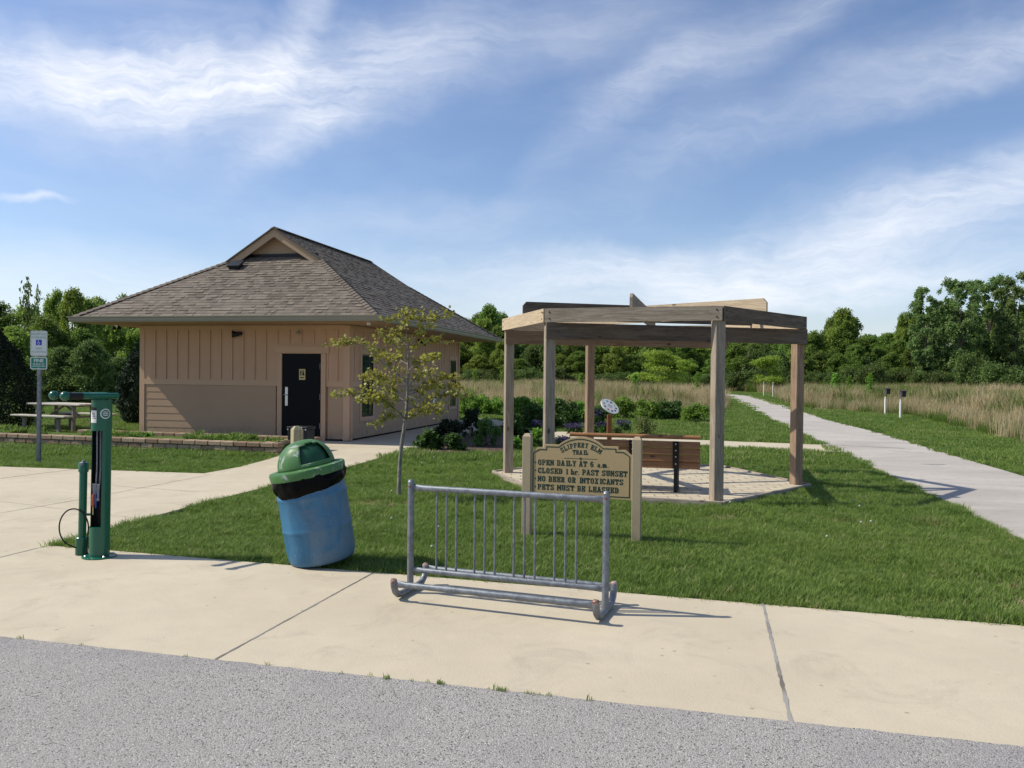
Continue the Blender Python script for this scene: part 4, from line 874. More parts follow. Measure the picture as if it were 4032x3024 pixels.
# slab-serif strokes on a 4 x 6 grid (centre lines)
GL = {
 'A': ([(0.6, 0, 2, 6), (2, 6, 3.4, 0)], [(1.1, 2, 2.9, 2)], [(0, 0, 1.3, 0), (2.7, 0, 4, 0), (1.2, 6, 2.4, 6)]),
 'B': ([(.9, 0, .9, 6), (3.3, .8, 3.3, 2.4), (3.2, 3.6, 3.2, 5.2)], [(0, 0, 2.6, 0), (.9, 3, 2.6, 3), (0, 6, 2.6, 6)], [(2.6, 0, 3.3, .8), (2.6, 3, 3.3, 2.3), (2.6, 3, 3.2, 3.7), (2.6, 6, 3.2, 5.2)]),
 'C': ([(.7, 1, .7, 5), (3.3, 4.3, 3.3, 5.8), (3.3, .8, 3.3, 1.7)], [(1.5, 0, 2.6, 0), (1.5, 6, 2.6, 6)], [(.7, 1, 1.5, 0), (.7, 5, 1.5, 6), (2.6, 6, 3.3, 5.2), (2.6, 0, 3.3, .9)]),
 'D': ([(.9, 0, .9, 6), (3.3, 1, 3.3, 5)], [(0, 0, 2.5, 0), (0, 6, 2.5, 6)], [(2.5, 0, 3.3, 1), (2.5, 6, 3.3, 5)]),
 'E': ([(.9, 0, .9, 6), (3.5, 0, 3.5, 1.6), (3.5, 4.4, 3.5, 6), (2.6, 2.2, 2.6, 3.8)], [(0, 0, 3.5, 0), (0, 6, 3.5, 6), (.9, 3, 2.6, 3)], []),
 'H': ([(.8, 0, .8, 6), (3.2, 0, 3.2, 6)], [(.8, 3, 3.2, 3), (0, 0, 1.5, 0), (2.5, 0, 4, 0), (0, 6, 1.5, 6), (2.5, 6, 4, 6)], []),
 'I': ([(2, 0, 2, 6)], [(1, 0, 3, 0), (1, 6, 3, 6)], []),
 'L': ([(1, 0, 1, 6), (3.5, 0, 3.5, 1.8)], [(0, 0, 3.5, 0), (0, 6, 1.9, 6)], []),
 'M': ([(.5, 0, .5, 6), (3.9, 0, 3.9, 6)], [(-.2, 0, 1.1, 0), (3.2, 0, 4.6, 0), (-.2, 6, .8, 6), (3.7, 6, 4.6, 6)], [(.7, 6, 2.2, 2), (2.2, 2, 3.7, 6)]),
 'N': ([(.6, 0, .6, 6), (3.3, 0, 3.3, 6)], [(-.1, 0, 1.3, 0), (2.5, 6, 4, 6), (-.1, 6, .8, 6)], [(.7, 6, 3.3, 0)]),
 'O': ([(.7, 1, .7, 5), (3.3, 1, 3.3, 5)], [(1.5, 0, 2.5, 0), (1.5, 6, 2.5, 6)], [(.7, 1, 1.5, 0), (.7, 5, 1.5, 6), (2.5, 0, 3.3, 1), (2.5, 6, 3.3, 5)]),
 'P': ([(.9, 0, .9, 6), (3.3, 3.6, 3.3, 5.2)], [(0, 0, 1.9, 0), (0, 6, 2.6, 6), (.9, 2.7, 2.6, 2.7)], [(2.6, 6, 3.3, 5.2), (2.6, 2.7, 3.3, 3.6)]),
 'R': ([(.9, 0, .9, 6), (3.2, 3.8, 3.2, 5.2)], [(0, 0, 1.8, 0), (0, 6, 2.6, 6), (.9, 3, 2.4, 3), (2.9, 0, 3.9, 0)], [(2.6, 6, 3.2, 5.2), (2.6, 3, 3.2, 3.8), (2.3, 3, 3.3, 0)]),
 'S': ([(.7, 3.9, .7, 5.2), (3.3, .8, 3.3, 2.1), (3.3, 4.5, 3.3, 6), (.7, 0, .7, 1.5)], [(1.4, 6, 2.6, 6), (1.4, 0, 2.6, 0)], [(.7, 5.2, 1.4, 6), (.7, 3.9, 3.3, 2.1), (2.6, 0, 3.3, .8), (2.6, 6, 3.3, 5.2), (.7, .8, 1.4, 0)]),
 'T': ([(2, 0, 2, 6), (.3, 4.4, .3, 6), (3.7, 4.4, 3.7, 6)], [(.3, 6, 3.7, 6), (1.1, 0, 2.9, 0)], []),
 'U': ([(.8, 1, .8, 6), (3.2, 1, 3.2, 6)], [(0, 6, 1.6, 6), (2.4, 6, 4, 6), (1.5, 0, 2.5, 0)], [(.8, 1, 1.5, 0), (2.5, 0, 3.2, 1)]),
 'X': ([], [(0, 0, 1.4, 0), (2.6, 0, 4, 0), (0, 6, 1.4, 6), (2.6, 6, 4, 6)], [(.6, 0, 3.4, 6), (.6, 6, 3.4, 0)]),
 'Y': ([(2, 0, 2, 2.8)], [(1.1, 0, 2.9, 0), (0, 6, 1.4, 6), (2.6, 6, 4, 6)], [(.6, 6, 2, 2.8), (3.4, 6, 2, 2.8)]),
 '6': ([(.8, 1, .8, 5), (3.2, .9, 3.2, 2.6)], [(1.5, 0, 2.5, 0), (1.5, 6, 2.7, 6), (.8, 3.4, 2.5, 3.4)], [(.8, 1, 1.5, 0), (.8, 5, 1.5, 6), (2.5, 0, 3.2, .9), (2.5, 3.4, 3.2, 2.6), (2.7, 6, 3.2, 5)]),
 '1': ([(2, 0, 2, 6)], [(1.1, 0, 2.9, 0), (1.3, 6, 2, 6)], []),
 'a': ([(2.9, 0, 2.9, 2.9), (1, .7, 1, 1.3)], [(1.5, 0, 2.5, 0), (1.4, 1.9, 2.9, 1.9), (1.3, 3.5, 2.4, 3.5), (2.9, 0, 3.5, 0)], [(2.4, 3.5, 2.9, 2.9), (1, 1.3, 1.4, 1.9), (1, .7, 1.5, 0)]),
 'm': ([(.6, 0, .6, 3.6), (2.2, 0, 2.2, 3.1), (3.8, 0, 3.8, 3.1)], [(0, 0, 1.1, 0), (1.7, 0, 2.7, 0), (3.3, 0, 4.4, 0), (0, 3.6, 1.7, 3.6), (2.2, 3.6, 3.3, 3.6)], []),
 'h': ([(.8, 0, .8, 6), (3, 0, 3, 3)], [(.1, 0, 1.5, 0), (2.3, 0, 3.7, 0), (.1, 6, .8, 6), (1, 3.6, 2.5, 3.6)], [(2.5, 3.6, 3, 3)]),
 'r': ([(.9, 0, .9, 3.6), (2.8, 2.9, 2.8, 3.6)], [(.1, 0, 1.8, 0), (.2, 3.6, .9, 3.6), (1.3, 3.6, 2.8, 3.6)], []),
 '.': ([], [(.7, 0, 1.2, 0)], []),
}
ADV = {'M': 5.6, 'm': 5.4, 'I': 3.6, '1': 3.6, ' ': 3.0, '.': 2.3, 'a': 4.4, 'r': 3.8, 'h': 4.6}
depth_i = [0]
def glyph(mb, ch, ox, oy, cell, xf):
    if ch == ' ': return
    v_, h_, d_ = GL[ch]
    for seg, wd in [(s, 1.55) for s in v_]+[(s, 1.0) for s in h_]+[(s, 1.15) for s in d_]:
        a = Vector((seg[0], seg[1]))*cell; b = Vector((seg[2], seg[3]))*cell; t_ = (b-a).normalized(); n_ = Vector((-t_.y, t_.x))*wd*cell/2
        a = a-t_*cell*.35; b = b+t_*cell*.35; depth_i[0] = (depth_i[0]+1) % 9; z = .0186+depth_i[0]*.00012
        mb.add([xf@Vector((ox+p.x, oy+p.y, z)) for p in (a-n_, b-n_, b+n_, a+n_)], [(0, 1, 2, 3)])
def line(mb, s, x, y, cap, xf, width=None, center=False):
    cell = cap/6.85; tw = sum(ADV.get(c_, 5.05) for c_ in s)*cell; k = 1.0 if width is None else width/tw
    if center: x = x-tw*k/2
    sc_ = Matrix.Translation((x, y, 0)) @ Matrix.Diagonal((k, 1, 1, 1)); u = 0
    for c_ in s: glyph(mb, c_, u, cell*.4, cell, xf@sc_); u += ADV.get(c_, 5.05)*cell
q = MB(); xl = -Wb/2+.075
for k_, (s, wd) in enumerate((('OPEN DAILY AT 6 a.m.', .735), ('CLOSED 1 hr. PAST SUNSET', .925), ('NO BEER OR INTOXICANTS', .885), ('PETS MUST BE LEASHED', .84))):
    y_ = .311-k_*.0835; q = MB(); line(q, s, xl, y_, .056, bm, width=wd)
    q.add([bm@Vector((xl-.028+.009*math.cos(i*.785), y_+.027+.009*math.sin(i*.785), .0192)) for i in range(8)], [list(range(8))]); q.build('text_line', 'dkgreen', brd)
q = MB(); line(q, 'TRAIL', 0, .432, .046, bm, width=.165, center=True); q.build('text_line', 'dkgreen', brd); q = MB()
q.add([bm@Vector(v) for v in ((-.17, .388, .019), (.17, .388, .019), (.17, .393, .019), (-.17, .393, .019))], [(0, 1, 2, 3)])
q.add([bm@Vector((.013*math.cos(i*.785), .3905+.013*math.sin(i*.785), .0196)) for i in range(8)], [list(range(8))])
q.build('divider', 'dkgreen', brd); q = MB(); txt = 'SLIPPERY ELM'; Rr = .335; cell = .050/6.85; adv = [ADV.get(c_, 5.05)*cell for c_ in txt]; tot_ = sum(adv); u = -tot_/2
for c_, a_ in zip(txt, adv):
    th = (u+a_/2)/Rr; u += a_
    xf = bm @ Matrix.Translation((Rr*math.sin(th), .222+Rr*math.cos(th)-.05, 0)) @ Matrix.Rotation(-th, 4, 'Z') @ Matrix.Translation((-2*cell, 0, 0)); glyph(q, c_, 0, 0, cell, xf)
q.build('text_line', 'dkgreen', brd)

# ------------------------------------------------------------------ pergola
hexa = [(-.08, 13.72), (.50, 11.55), (2.70, 10.82), (4.36, 12.57), (3.72, 14.78), (1.44, 15.45)]
hc = Vector((sum(p[0] for p in hexa)/6, sum(p[1] for p in hexa)/6, 0)); HV = [Vector((x, y, 0)) for x, y in hexa]
PG = thing('pergola', 'weathered wooden hexagonal pergola with open beam roof over tan pavers', 'pergola', hc)
zr0, zr1, zt = 2.38, 2.57, 2.76
pm = ['wood', 'wood', 'wood', 'woodr', 'woodr', 'woodr']
for i, p in enumerate(HV):
    l_ = p-hc; di = (hc-p).normalized(); c_ = l_+di*.03; rz = math.atan2(di.y, di.x)
    q = MB(); q.box((0, 0, 1.195), (.14, .14, 2.39), bev=.006); o = q.build('post', pm[i], PG)
    o.location = c_+Vector((0, 0, -.005)); o.rotation_euler = (0, 0, {0: R(13), 1: R(10), 2: R(15), 3: R(22), 4: R(10), 5: R(14)}[i])
for i in range(6):
    a, b = HV[i]-hc, HV[(i+1) % 6]-hc; oa, ob = a.normalized()*.075, b.normalized()*.075; a2, b2 = a+oa, b+ob; L = (b2-a2).length; an_ = math.atan2((b2-a2).y, (b2-a2).x)
    q = MB(); inn = .022*math.tan(R(30))*2
    q.prism([(-L/2, -.022), (L/2, -.022), (L/2-inn, .022), (-L/2+inn, .022)], -(zr1-zr0)/2, (zr1-zr0)/2)
    o = q.build('ring_beam', ['wood_sunlit', 'woodx', 'wood_shaded', 'wood_sunlit', 'wood_sunlit', 'wood_sunlit'][i], PG); o.location = (a2+b2)/2+Vector((0, 0, (zr0+zr1)/2)); o.rotation_euler = (0, 0, an_)  # sunlit and shaded sides of the ring painted by wood tone
for i, j_ in ((1, 3), (0, 4)):
    a, b = HV[i]-hc, HV[j_]-hc; d_ = (b-a); L = d_.length+.12; an_ = math.atan2(d_.y, d_.x); nn = Vector((d_.y, -d_.x, 0)).normalized()
    q = MB(); q.box((0, 0, 0), (L, .04, .225), bev=.003); o = q.build('cross_beam', 'wood_shaded' if i == 1 else 'woodrx', PG); o.location = (a+b)/2+nn*(.085 if i == 1 else .092)+Vector((0, 0, 2.265)); o.rotation_euler = (0, 0, an_)
cross = [(0, 'wood_shaded', 0), (2, 'wood_sunlit', .001), (1, 'woodx', .002)]  # rafter away from the sun coloured darker, the sunward one paler
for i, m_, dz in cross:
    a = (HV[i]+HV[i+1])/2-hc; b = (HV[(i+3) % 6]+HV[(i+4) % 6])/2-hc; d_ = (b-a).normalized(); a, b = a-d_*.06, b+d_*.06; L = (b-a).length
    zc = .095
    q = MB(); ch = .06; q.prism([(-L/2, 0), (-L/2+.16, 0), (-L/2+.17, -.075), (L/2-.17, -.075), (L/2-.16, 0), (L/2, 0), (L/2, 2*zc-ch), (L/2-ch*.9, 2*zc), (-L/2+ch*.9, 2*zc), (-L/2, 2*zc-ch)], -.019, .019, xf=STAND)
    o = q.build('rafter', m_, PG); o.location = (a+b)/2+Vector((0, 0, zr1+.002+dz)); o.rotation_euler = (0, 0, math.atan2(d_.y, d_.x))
# short braces from the ring to the rafters
for i in (0, 1, 2, 3, 4, 5):
    a = (HV[i]+HV[(i+1) % 6])/2-hc; di = -a.normalized()
    q = MB(); q.box((0, 0, 0), (.04, .006, .20)); o = q.build('bracket', 'galv', PG); o.location = a+di*.12+Vector((0, 0, 2.50)); o.rotation_euler = (0, 0, math.atan2(di.y, di.x)); o.rotation_euler.z += R(90)
for i in range(6):
    a, b = HV[i]-hc, HV[(i+1) % 6]-hc; a2, b2 = a+a.normalized()*.075, b+b.normalized()*.075; d_ = (b2-a2).normalized(); out = Vector((d_.y, -d_.x, 0)); rz = math.atan2(out.y, out.x)
    for t_, z_ in ((.07, 2.52), (.07, 2.43), (-.07, 2.52), (-.07, 2.43)):
        q = MB(); q.lathe([(.001, .006), (.011, .006), (.013, 0)], 8); c_ = (a2 if t_ > 0 else b2)+d_*t_+out*.022
        o = q.build('bolt', 'darkbox', PG); o.location = (c_.x, c_.y, z_); o.rotation_euler = (0, R(90), rz)
# paver floor with timber edging
PF = thing('paver_patio', 'hexagonal tan paver floor with timber edging under the pergola', 'patio', (hc.x, hc.y, 0))
HX = [Vector(p+(0,))-hc for p in hexw]
q = MB(); q.prism([(p.x*.985, p.y*.985) for p in HX], -.05, .028); q.build('pavers', 'paver', PF)
for i in range(6):
    a, b = HX[i], HX[(i+1) % 6]; d_ = b-a; L = d_.length; q = MB(); q.box((0, 0, 0), (L, .045, .09), bev=.006); o = q.build('edging', 'edging', PF); o.location = (a+b)/2+Vector((0, 0, .005)); o.rotation_euler = (0, 0, math.atan2(d_.y, d_.x))
# ------------------------------------------------------------------ bench (seen from behind)
b1 = W(2757, 1790, 11.52); b0 = W(2247, 1790, 11.95); d_ = b1-b0; d_.z = 0; L = d_.length; mid = (b0+b1)/2
BN = thing('park_bench', 'brown slatted park bench with black metal supports seen from behind', 'bench', (mid.x, mid.y, .028), math.atan2(d_.y, d_.x))
tl = R(-10)
def tilted(mb, y, z, h_, t_=.03):
    mb.box((0, y, z), (L, t_, h_), rot=Matrix.Rotation(tl, 3, 'X'), bev=.007)
for k_ in range(4):
    z = .375+k_*.098; q = MB(); tilted(q, .0-(z-.33)*.16, z, .092); q.build('back_slat', 'slat', BN)
q = MB(); q.tube([(-L/2, -.075, .775), (L/2, -.075, .775)], .03, 14); q.build('top_rail', 'slat', BN, smooth=True)
for k_ in range(5):
    q = MB(); q.box((0, .09+k_*.095, .42-.006*k_), (L, .088, .03), bev=.007); q.build('seat_slat', 'slat', BN)
for x_ in (-L/2+.30, -.02, L/2-.33):
    q = MB(); q.bar((x_, -.112, .72), (x_, -.035, .33), .085, .012, upv=(0, 1, 0)); q.box((x_, .0, .17), (.055, .06, .36)); q.box((x_, .25, .385), (.05, .5, .04)); q.box((x_, .48, .19), (.05, .05, .38)); q.box((x_, .24, .015), (.06, .55, .02))
    so_ = q.build('support', 'black', BN)
    for z in (.68, .59, .50, .40):
        q = MB(); q.lathe([(.010, 0), (.010, .005), (.001, .008)], 10); o = q.build('bolt', 'steel', so_); o.location = (x_, -.118+(.72-z)*.19-.004, z); o.rotation_euler = (R(90), 0, 0)
# ------------------------------------------------------------------ small fixtures
p_ = W(2399, 1700, 16.8)
DS = thing('interpretive_sign', 'round white palette-shaped sign tilted on an orange-brown post by the garden', 'sign', (p_.x, 16.8, gz))
q = MB(); q.box((0, 0, .44), (.09, .09, .90)); q.build('post', 'orangewood', DS)
q = MB(); dm = Matrix.Translation((0, -.03, 1.06)) @ Matrix.Rotation(R(32), 4, 'Y') @ Matrix.Rotation(R(40), 4, 'X')
q.prism([(.205*math.cos(i*.2618), .175*math.sin(i*.2618)) for i in range(24)], -.012, .012, xf=dm); dsk = q.build('panel', 'white', DS)
PALC = [(.05, .25, .35), (.06, .05, .05), (.45, .55, .05), (.12, .09, .05), (.05, .04, .05), (.15, .08, .12), (.55, .12, .06), (.10, .12, .18), (.25, .3, .08)]
mats_ = [mat('picture_%d' % i if False else 'sign_picture', flat(c, .3, 30), .5) for i, c in enumerate(PALC)]
for i in range(9):
    q = MB(); a = 2.3-i*2*math.pi/9.6; c_ = (.14*math.cos(a), .118*math.sin(a)); q.prism([(c_[0]+.026*math.cos(k*.9)*(1+.3*((k*i) % 2)), c_[1]+.022*math.sin(k*.9)) for k in range(7)], .0121, .0135, xf=dm); q.build('picture', mats_[i], dsk)
q = MB()
for i in range(4): q.prism([(-.05, .03-i*.02), (.05-.01*(i % 2), .03-i*.02), (.05-.01*(i % 2), .036-i*.02), (-.05, .036-i*.02)], .0121, .0130, xf=dm)
q.build('caption', mats_[7], dsk)
p_ = W(1169, 1740, 14.8)
BO = thing('bollard', 'weathered square wooden bollard with chamfered top behind the barrel', 'bollard', (p_.x, 14.8, -.004), R(32))
q = MB(); zt_ = W(1169, 1677, 14.8).z; hw = .088
q.add([(a*k*hw, b*k*hw, z) for z, k in ((0, 1), (zt_-.06, 1), (zt_, .45)) for a, b in ((-1, -1), (1, -1), (1, 1), (-1, 1))], [(0, 1, 5, 4), (1, 2, 6, 5), (2, 3, 7, 6), (3, 0, 4, 7), (4, 5, 9, 8), (5, 6, 10, 9), (6, 7, 11, 10), (7, 4, 8, 11), (8, 9, 10, 11)]); q.build('post', 'bollard', BO)
p_ = W(1186, 1740, 17.6)
BI = thing('waste_bin', 'black box-shaped waste bin standing in front of the black door', 'bin', (p_.x, 17.6, -.004), R(-12))
q = MB(); q.box((0, 0, .235), (.44, .40, .45), bev=.02); bi_ = q.build('body', 'black', BI)
q = MB(); q.box((0, 0, .485), (.47, .43, .05), bev=.02); q.build('rim', 'black', BI)
q = MB(); q.box((.06, -.222, .50), (.13, .012, .02)); q.build('white_bar', 'white', BI)  # white bar across the front of the rim
for s_ in (-1, 1):
    q = MB(); q.lathe([(.001, .012), (.016, .008), (.02, 0)], 12); o = q.build('knob', 'steel', BI); o.location = (s_*.20, -.214, .45); o.rotation_euler = (R(90), 0, 0)
# block retaining wall round the raised bed
fL, fR = G(0, 1747), G(1094, 1790); fd = (fR-fL).normalized(); fn = Vector((-fd.y, fd.x, 0)); rgb = random.Random(8)
RW = thing('retaining_wall', 'low tan concrete block retaining wall around a raised bed', 'retaining wall', (fR.x, fR.y, gz), math.atan2(fd.y, fd.x))
def blocks(mb, p0, p1, rows, th, cap, z0=0.0, stag=0):
    p0, p1 = Vector(p0), Vector(p1); d_ = p1-p0; L = d_.length; d_.normalize(); n_ = Vector((-d_.y, d_.x, 0)); rz = math.atan2(d_.y, d_.x); hz_ = .098
    for r__ in range(rows):
        x = -rgb.uniform(0, .3) if (r__+stag) % 2 else 0.0
        while x < L-.02:
            w_ = .295+rgb.uniform(-.01, .01) if not cap else .30; a = max(x, 0); b_ = min(x+w_, L)
            if b_-a > .03:
                c_ = p0+d_*((a+b_)/2)+n_*(th/2+rgb.uniform(-.008, .008))+Vector((0, 0, z0+hz_*(r__+.5)))
                mb.box(c_, (b_-a-.012, th, hz_-.008), rz=rz+rgb.uniform(-.012, .012), tint=rgb.random(), bev=.012)
            x += w_
WL = -16.0
q = MB(); blocks(q, (WL, 0, 0), (0, 0, 0), 2, .20, False, -.03); blocks(q, (-.2, .22, 0), (-.2, 1.55, 0), 2, .20, False, -.03, 1); blocks(q, (-6.3, 1.58, 0), (0, 1.58, 0), 2, .20, False, -.03); q.build('wall', 'block', RW, tint=True)
q = MB(); blocks(q, (WL, -.02, 0), (.02, -.02, 0), 1, .24, True, .168); blocks(q, (-.22, .23, 0), (-.22, 1.55, 0), 1, .24, True, .168); blocks(q, (-6.3, 1.57, 0), (.02, 1.57, 0), 1, .24, True, .168); q.build('cap', 'block', RW, tint=True)
q = MB(); rwm = Matrix.Translation((fR.x, fR.y, 0)) @ Matrix.Rotation(math.atan2(fd.y, fd.x), 4, 'Z')
q.prism([(WL, .2), (-.2, .2), (-.2, 1.6), (-6.3, 1.6), (WL, 1.6)], -.02, .15, xf=rwm); struct(q.build('raised_bed_soil', 'ground'))
pts = []
for _ in range(900):
    a, b_ = rnd.uniform(WL, -.25), rnd.uniform(.25, 1.5)
    if mnoise.noise(Vector((a*.7, b_*.7, 3))) > -.15 or a < -8: pts.append(rwm@Vector((a, b_, 0)))
WEED = [clump('bed_weed', 40, .10, .085, .028, 'l_shrub', 31, .9, hv=.5), clump('bed_weed', 50, .10, .13, .03, 'grass', 32, .9)]
scatter('bed_plants', np.array([(p.x, p.y) for p in pts]), WEED, .5, 1.3, 'low green plants growing in the raised bed', 9, z=.15)
# parking sign
p_ = G(151, 1813); k = MB()
PK = thing('parking_sign', 'white accessible parking sign above a green fine plate on a steel post', 'sign', (p_.x, p_.y, gz), R(6)); PK.rotation_euler = (0, R(.3), R(6))
q = MB()
for x0, x1, y0, y1 in ((-.018, .018, -.004, .004), (-.032, -.018, .0, .028), (.018, .032, .0, .028), (-.042, -.032, .022, .028), (.032, .042, .022, .028)): q.box(((x0+x1)/2, (y0+y1)/2-.01, 1.12), (x1-x0, y1-y0, 2.26))
q.build('post', 'galv', PK)
def rrect(w_, h_, r__): 
    o = []
    for cx_, cy_, a0_ in ((w_/2-r__, h_/2-r__, 0), (-w_/2+r__, h_/2-r__, 90), (-w_/2+r__, -h_/2+r__, 180), (w_/2-r__, -h_/2+r__, 270)):
        for i in range(6): a = R(a0_+i*18); o.append((cx_+r__*math.cos(a), cy_+r__*math.sin(a)))
    return o
def plate(w_, h_, zc, back, rim, name):
    xf = Matrix.Translation((0, -.022, zc)) @ STAND; q = MB(); q.prism(rrect(w_, h_, .03), -.002, .002, xf=xf); pl = q.build(name, back, PK)
    q = MB(); a, b = rrect(w_-.022, h_-.022, .024), rrect(w_-.036, h_-.036, .018); n = len(a)
    q.add([xf@Vector((p[0], p[1], .0028)) for p in a+b], [[i, (i+1) % n, n+(i+1) % n, n+i] for i in range(n)]); q.build('border', rim, pl); return pl, xf
zc1 = W(155, 1352, p_.y).z-gz; zc2 = W(152, 1430, p_.y).z-gz
pl, xf = plate(.29, .455, zc1, 'signwhite', 'signgrey', 'parking_plate')
for s, y_, sz in (('RESERVED', .165, .058), ('PARKING', .105, .058), ('VAN', -.095, .058), ('ACCESSIBLE', -.155, .045)): textmesh(s, sz, 'signgrey', pl, xf@Matrix.Translation((0, y_, .0032)), bold=.0012)
q = MB(); q.prism(rrect(.10, .10, .006), .0026, .0034, xf=xf@Matrix.Translation((0, .015, 0))); sy = q.build('accessible_symbol', 'signblue', pl)
q = MB(); T4 = xf@Matrix.Translation((0, .015, .0038))
def seg(mb, a, b, w_): 
    a, b = Vector(a), Vector(b); t_ = (b-a).normalized(); n_ = Vector((-t_.y, t_.x))*w_/2; depth_i[0] = (depth_i[0]+1) % 9; z = depth_i[0]*.0001; mb.add([T4@Vector((p.x, p.y, z)) for p in (a-n_, b-n_, b+n_, a+n_)], [(0, 1, 2, 3)])
for i in range(12):
    a0_, a1_ = R(130+i*20), R(150+i*20); seg(q, (.022*math.cos(a0_)-.002, .022*math.sin(a0_)-.013), (.022*math.cos(a1_)-.002, .022*math.sin(a1_)-.013), .006)
seg(q, (-.008, .025), (-.004, -.006), .008); seg(q, (-.004, -.006), (.014, -.008), .007); seg(q, (.014, -.008), (.022, -.030), .007); seg(q, (-.006, .010), (.012, .010), .006)
q.add([T4@Vector((-.010+.008*math.cos(i*.785), .036+.008*math.sin(i*.785), .0006)) for i in range(8)], [list(range(8))]); q.build('wheelchair_figure', 'signwhite', sy)
pl, xf = plate(.29, .225, zc2, 'signwhite', 'signwhite', 'fine_plate')
q = MB(); q.prism(rrect(.258, .193, .018), .0022, .0030, xf=xf); q.build('green_field', 'signgreen', pl)
for s, y_, sz in (('FINE', .045, .085), ('MINIMUM $250', -.018, .030), ('MAXIMUM $500', -.056, .030)): textmesh(s, sz, 'signwhite', pl, xf@Matrix.Translation((0, y_, .0038)), bold=.0022 if s == 'FINE' else .0008, sx=1.0)
for z in (zc1+.205, zc1-.205, zc2-.09):
    q = MB(); q.lathe([(.011, 0), (.009, .004), (.001, .005)], 10); o = q.build('sign_bolt', 'steel', PK); o.location = (0, -.026, z); o.rotation_euler = (R(90), 0, 0)
# picnic table
PT = thing('picnic_table', 'weathered grey wooden picnic table with attached benches on the left lawn', 'picnic table', (-11.98, 22.2, gz), R(-22))
def plank(nm, x0, x1, y, z, w_, th, m_='table'):
    q = MB(); q.box(((x0+x1)/2, y, z), (x1-x0, w_, th), bev=.008); q.build(nm, m_, PT)
for i in range(5): plank('top_board', -.98, .98, -.31+i*.155, .775, .142, .042)
for s_ in (-1, 1):
    for k_ in (0, 1): plank('bench_board', -.98, .98, s_*(.62+k_*.15), .485, .142, .042)
for s_ in (-1, 1):
    q = MB(); x = s_*.62
    q.box((x, 0, .733), (.045, .70, .04)); q.bar((x+.045*s_, -.28, .72), (x+.045*s_, -.30, .0), .05, .09, upv=(0, 1, 0)); q.bar((x+.045*s_, .28, .72), (x+.045*s_, .30, .0), .05, .09, upv=(0, 1, 0))
    q.box((x, 0, .44), (.045, 1.56, .045)); q.build('leg_frame', 'tleg', PT)
    for e_ in (-1, 1):
        q = MB(); q.box((x, e_*.70, .22), (.09, .06, .44)); q.build('bench_leg', 'tleg', PT)
q = MB(); q.bar((-.58, 0, .44), (-.02, 0, .74), .04, .05); q.bar((.58, 0, .44), (.02, 0, .74), .04, .05); q.build('brace', 'tleg', PT)
# nest boxes and sleeves in the meadow
def nestbox(px, pyb, pyt, label, d):
    b_ = W(px, pyb, d); t_ = W(px, pyt, d)
    o = thing('nest_box', label, 'nest box', (b_.x, d, gz), R(8), 'dark nest boxes on white posts'); h_ = t_.z-gz
    q = MB(); q.tube([(0, 0, 0), (0, 0, h_-.12)], .018, 8); q.build('rod', 'galv', o)
    q = MB(); q.tube([(0, 0, 0), (0, 0, h_*.60)], .045, 12); q.tube([(0, 0, h_*.60), (0, 0, h_*.70)], .033, 12); q.build('sleeve', 'white', o)
    q = MB(); q.box((.10, 0, h_-.13), (.19, .17, .24), bev=.01); q.box((.10, -.02, h_+.0), (.24, .23, .03), rot=Matrix.Rotation(R(8), 3, 'X')); bx = q.build('box', 'darkbox', o)
    q = MB(); q.lathe([(.001, .003), (.022, .003), (.022, 0)], 12); e_ = q.build('entrance_hole', 'black', bx); e_.location = (.10, -.088, h_-.08); e_.rotation_euler = (R(90), 0, 0)
nestbox(3485, 1640, 1530, 'dark nest box on a white post, left of the two at the meadow edge', 38.0)
nestbox(3545, 1655, 1539, 'dark nest box on a white post, right of the two at the meadow edge', 34.5)
mk = None
for px, d, lb in ((3007, 74, 'thin white marker post beside the far bend of the trail, leftmost'), (3043, 70, 'thin white marker post beside the far bend of the trail, second from left'), (3174, 80, 'short white marker post in the meadow right of the pergola, nearer the pergola'), (3195, 80, 'short white marker post in the meadow right of the pergola, farther from the pergola')):
    b_ = W(px, 1540, d)
    q = MB(); q.tube([(0, 0, 0), (0, 0, 1.0 if d < 79 else .85)], .038, 8); q.tube([(0, 0, 1.0 if d < 79 else .85), (0, 0, 1.3 if d < 79 else 1.0)], .02, 6); o = q.build('marker_post', 'white'); o.location = (b_.x, d, gz); tag(o, lb, 'marker post', 'white marker posts by the meadow')

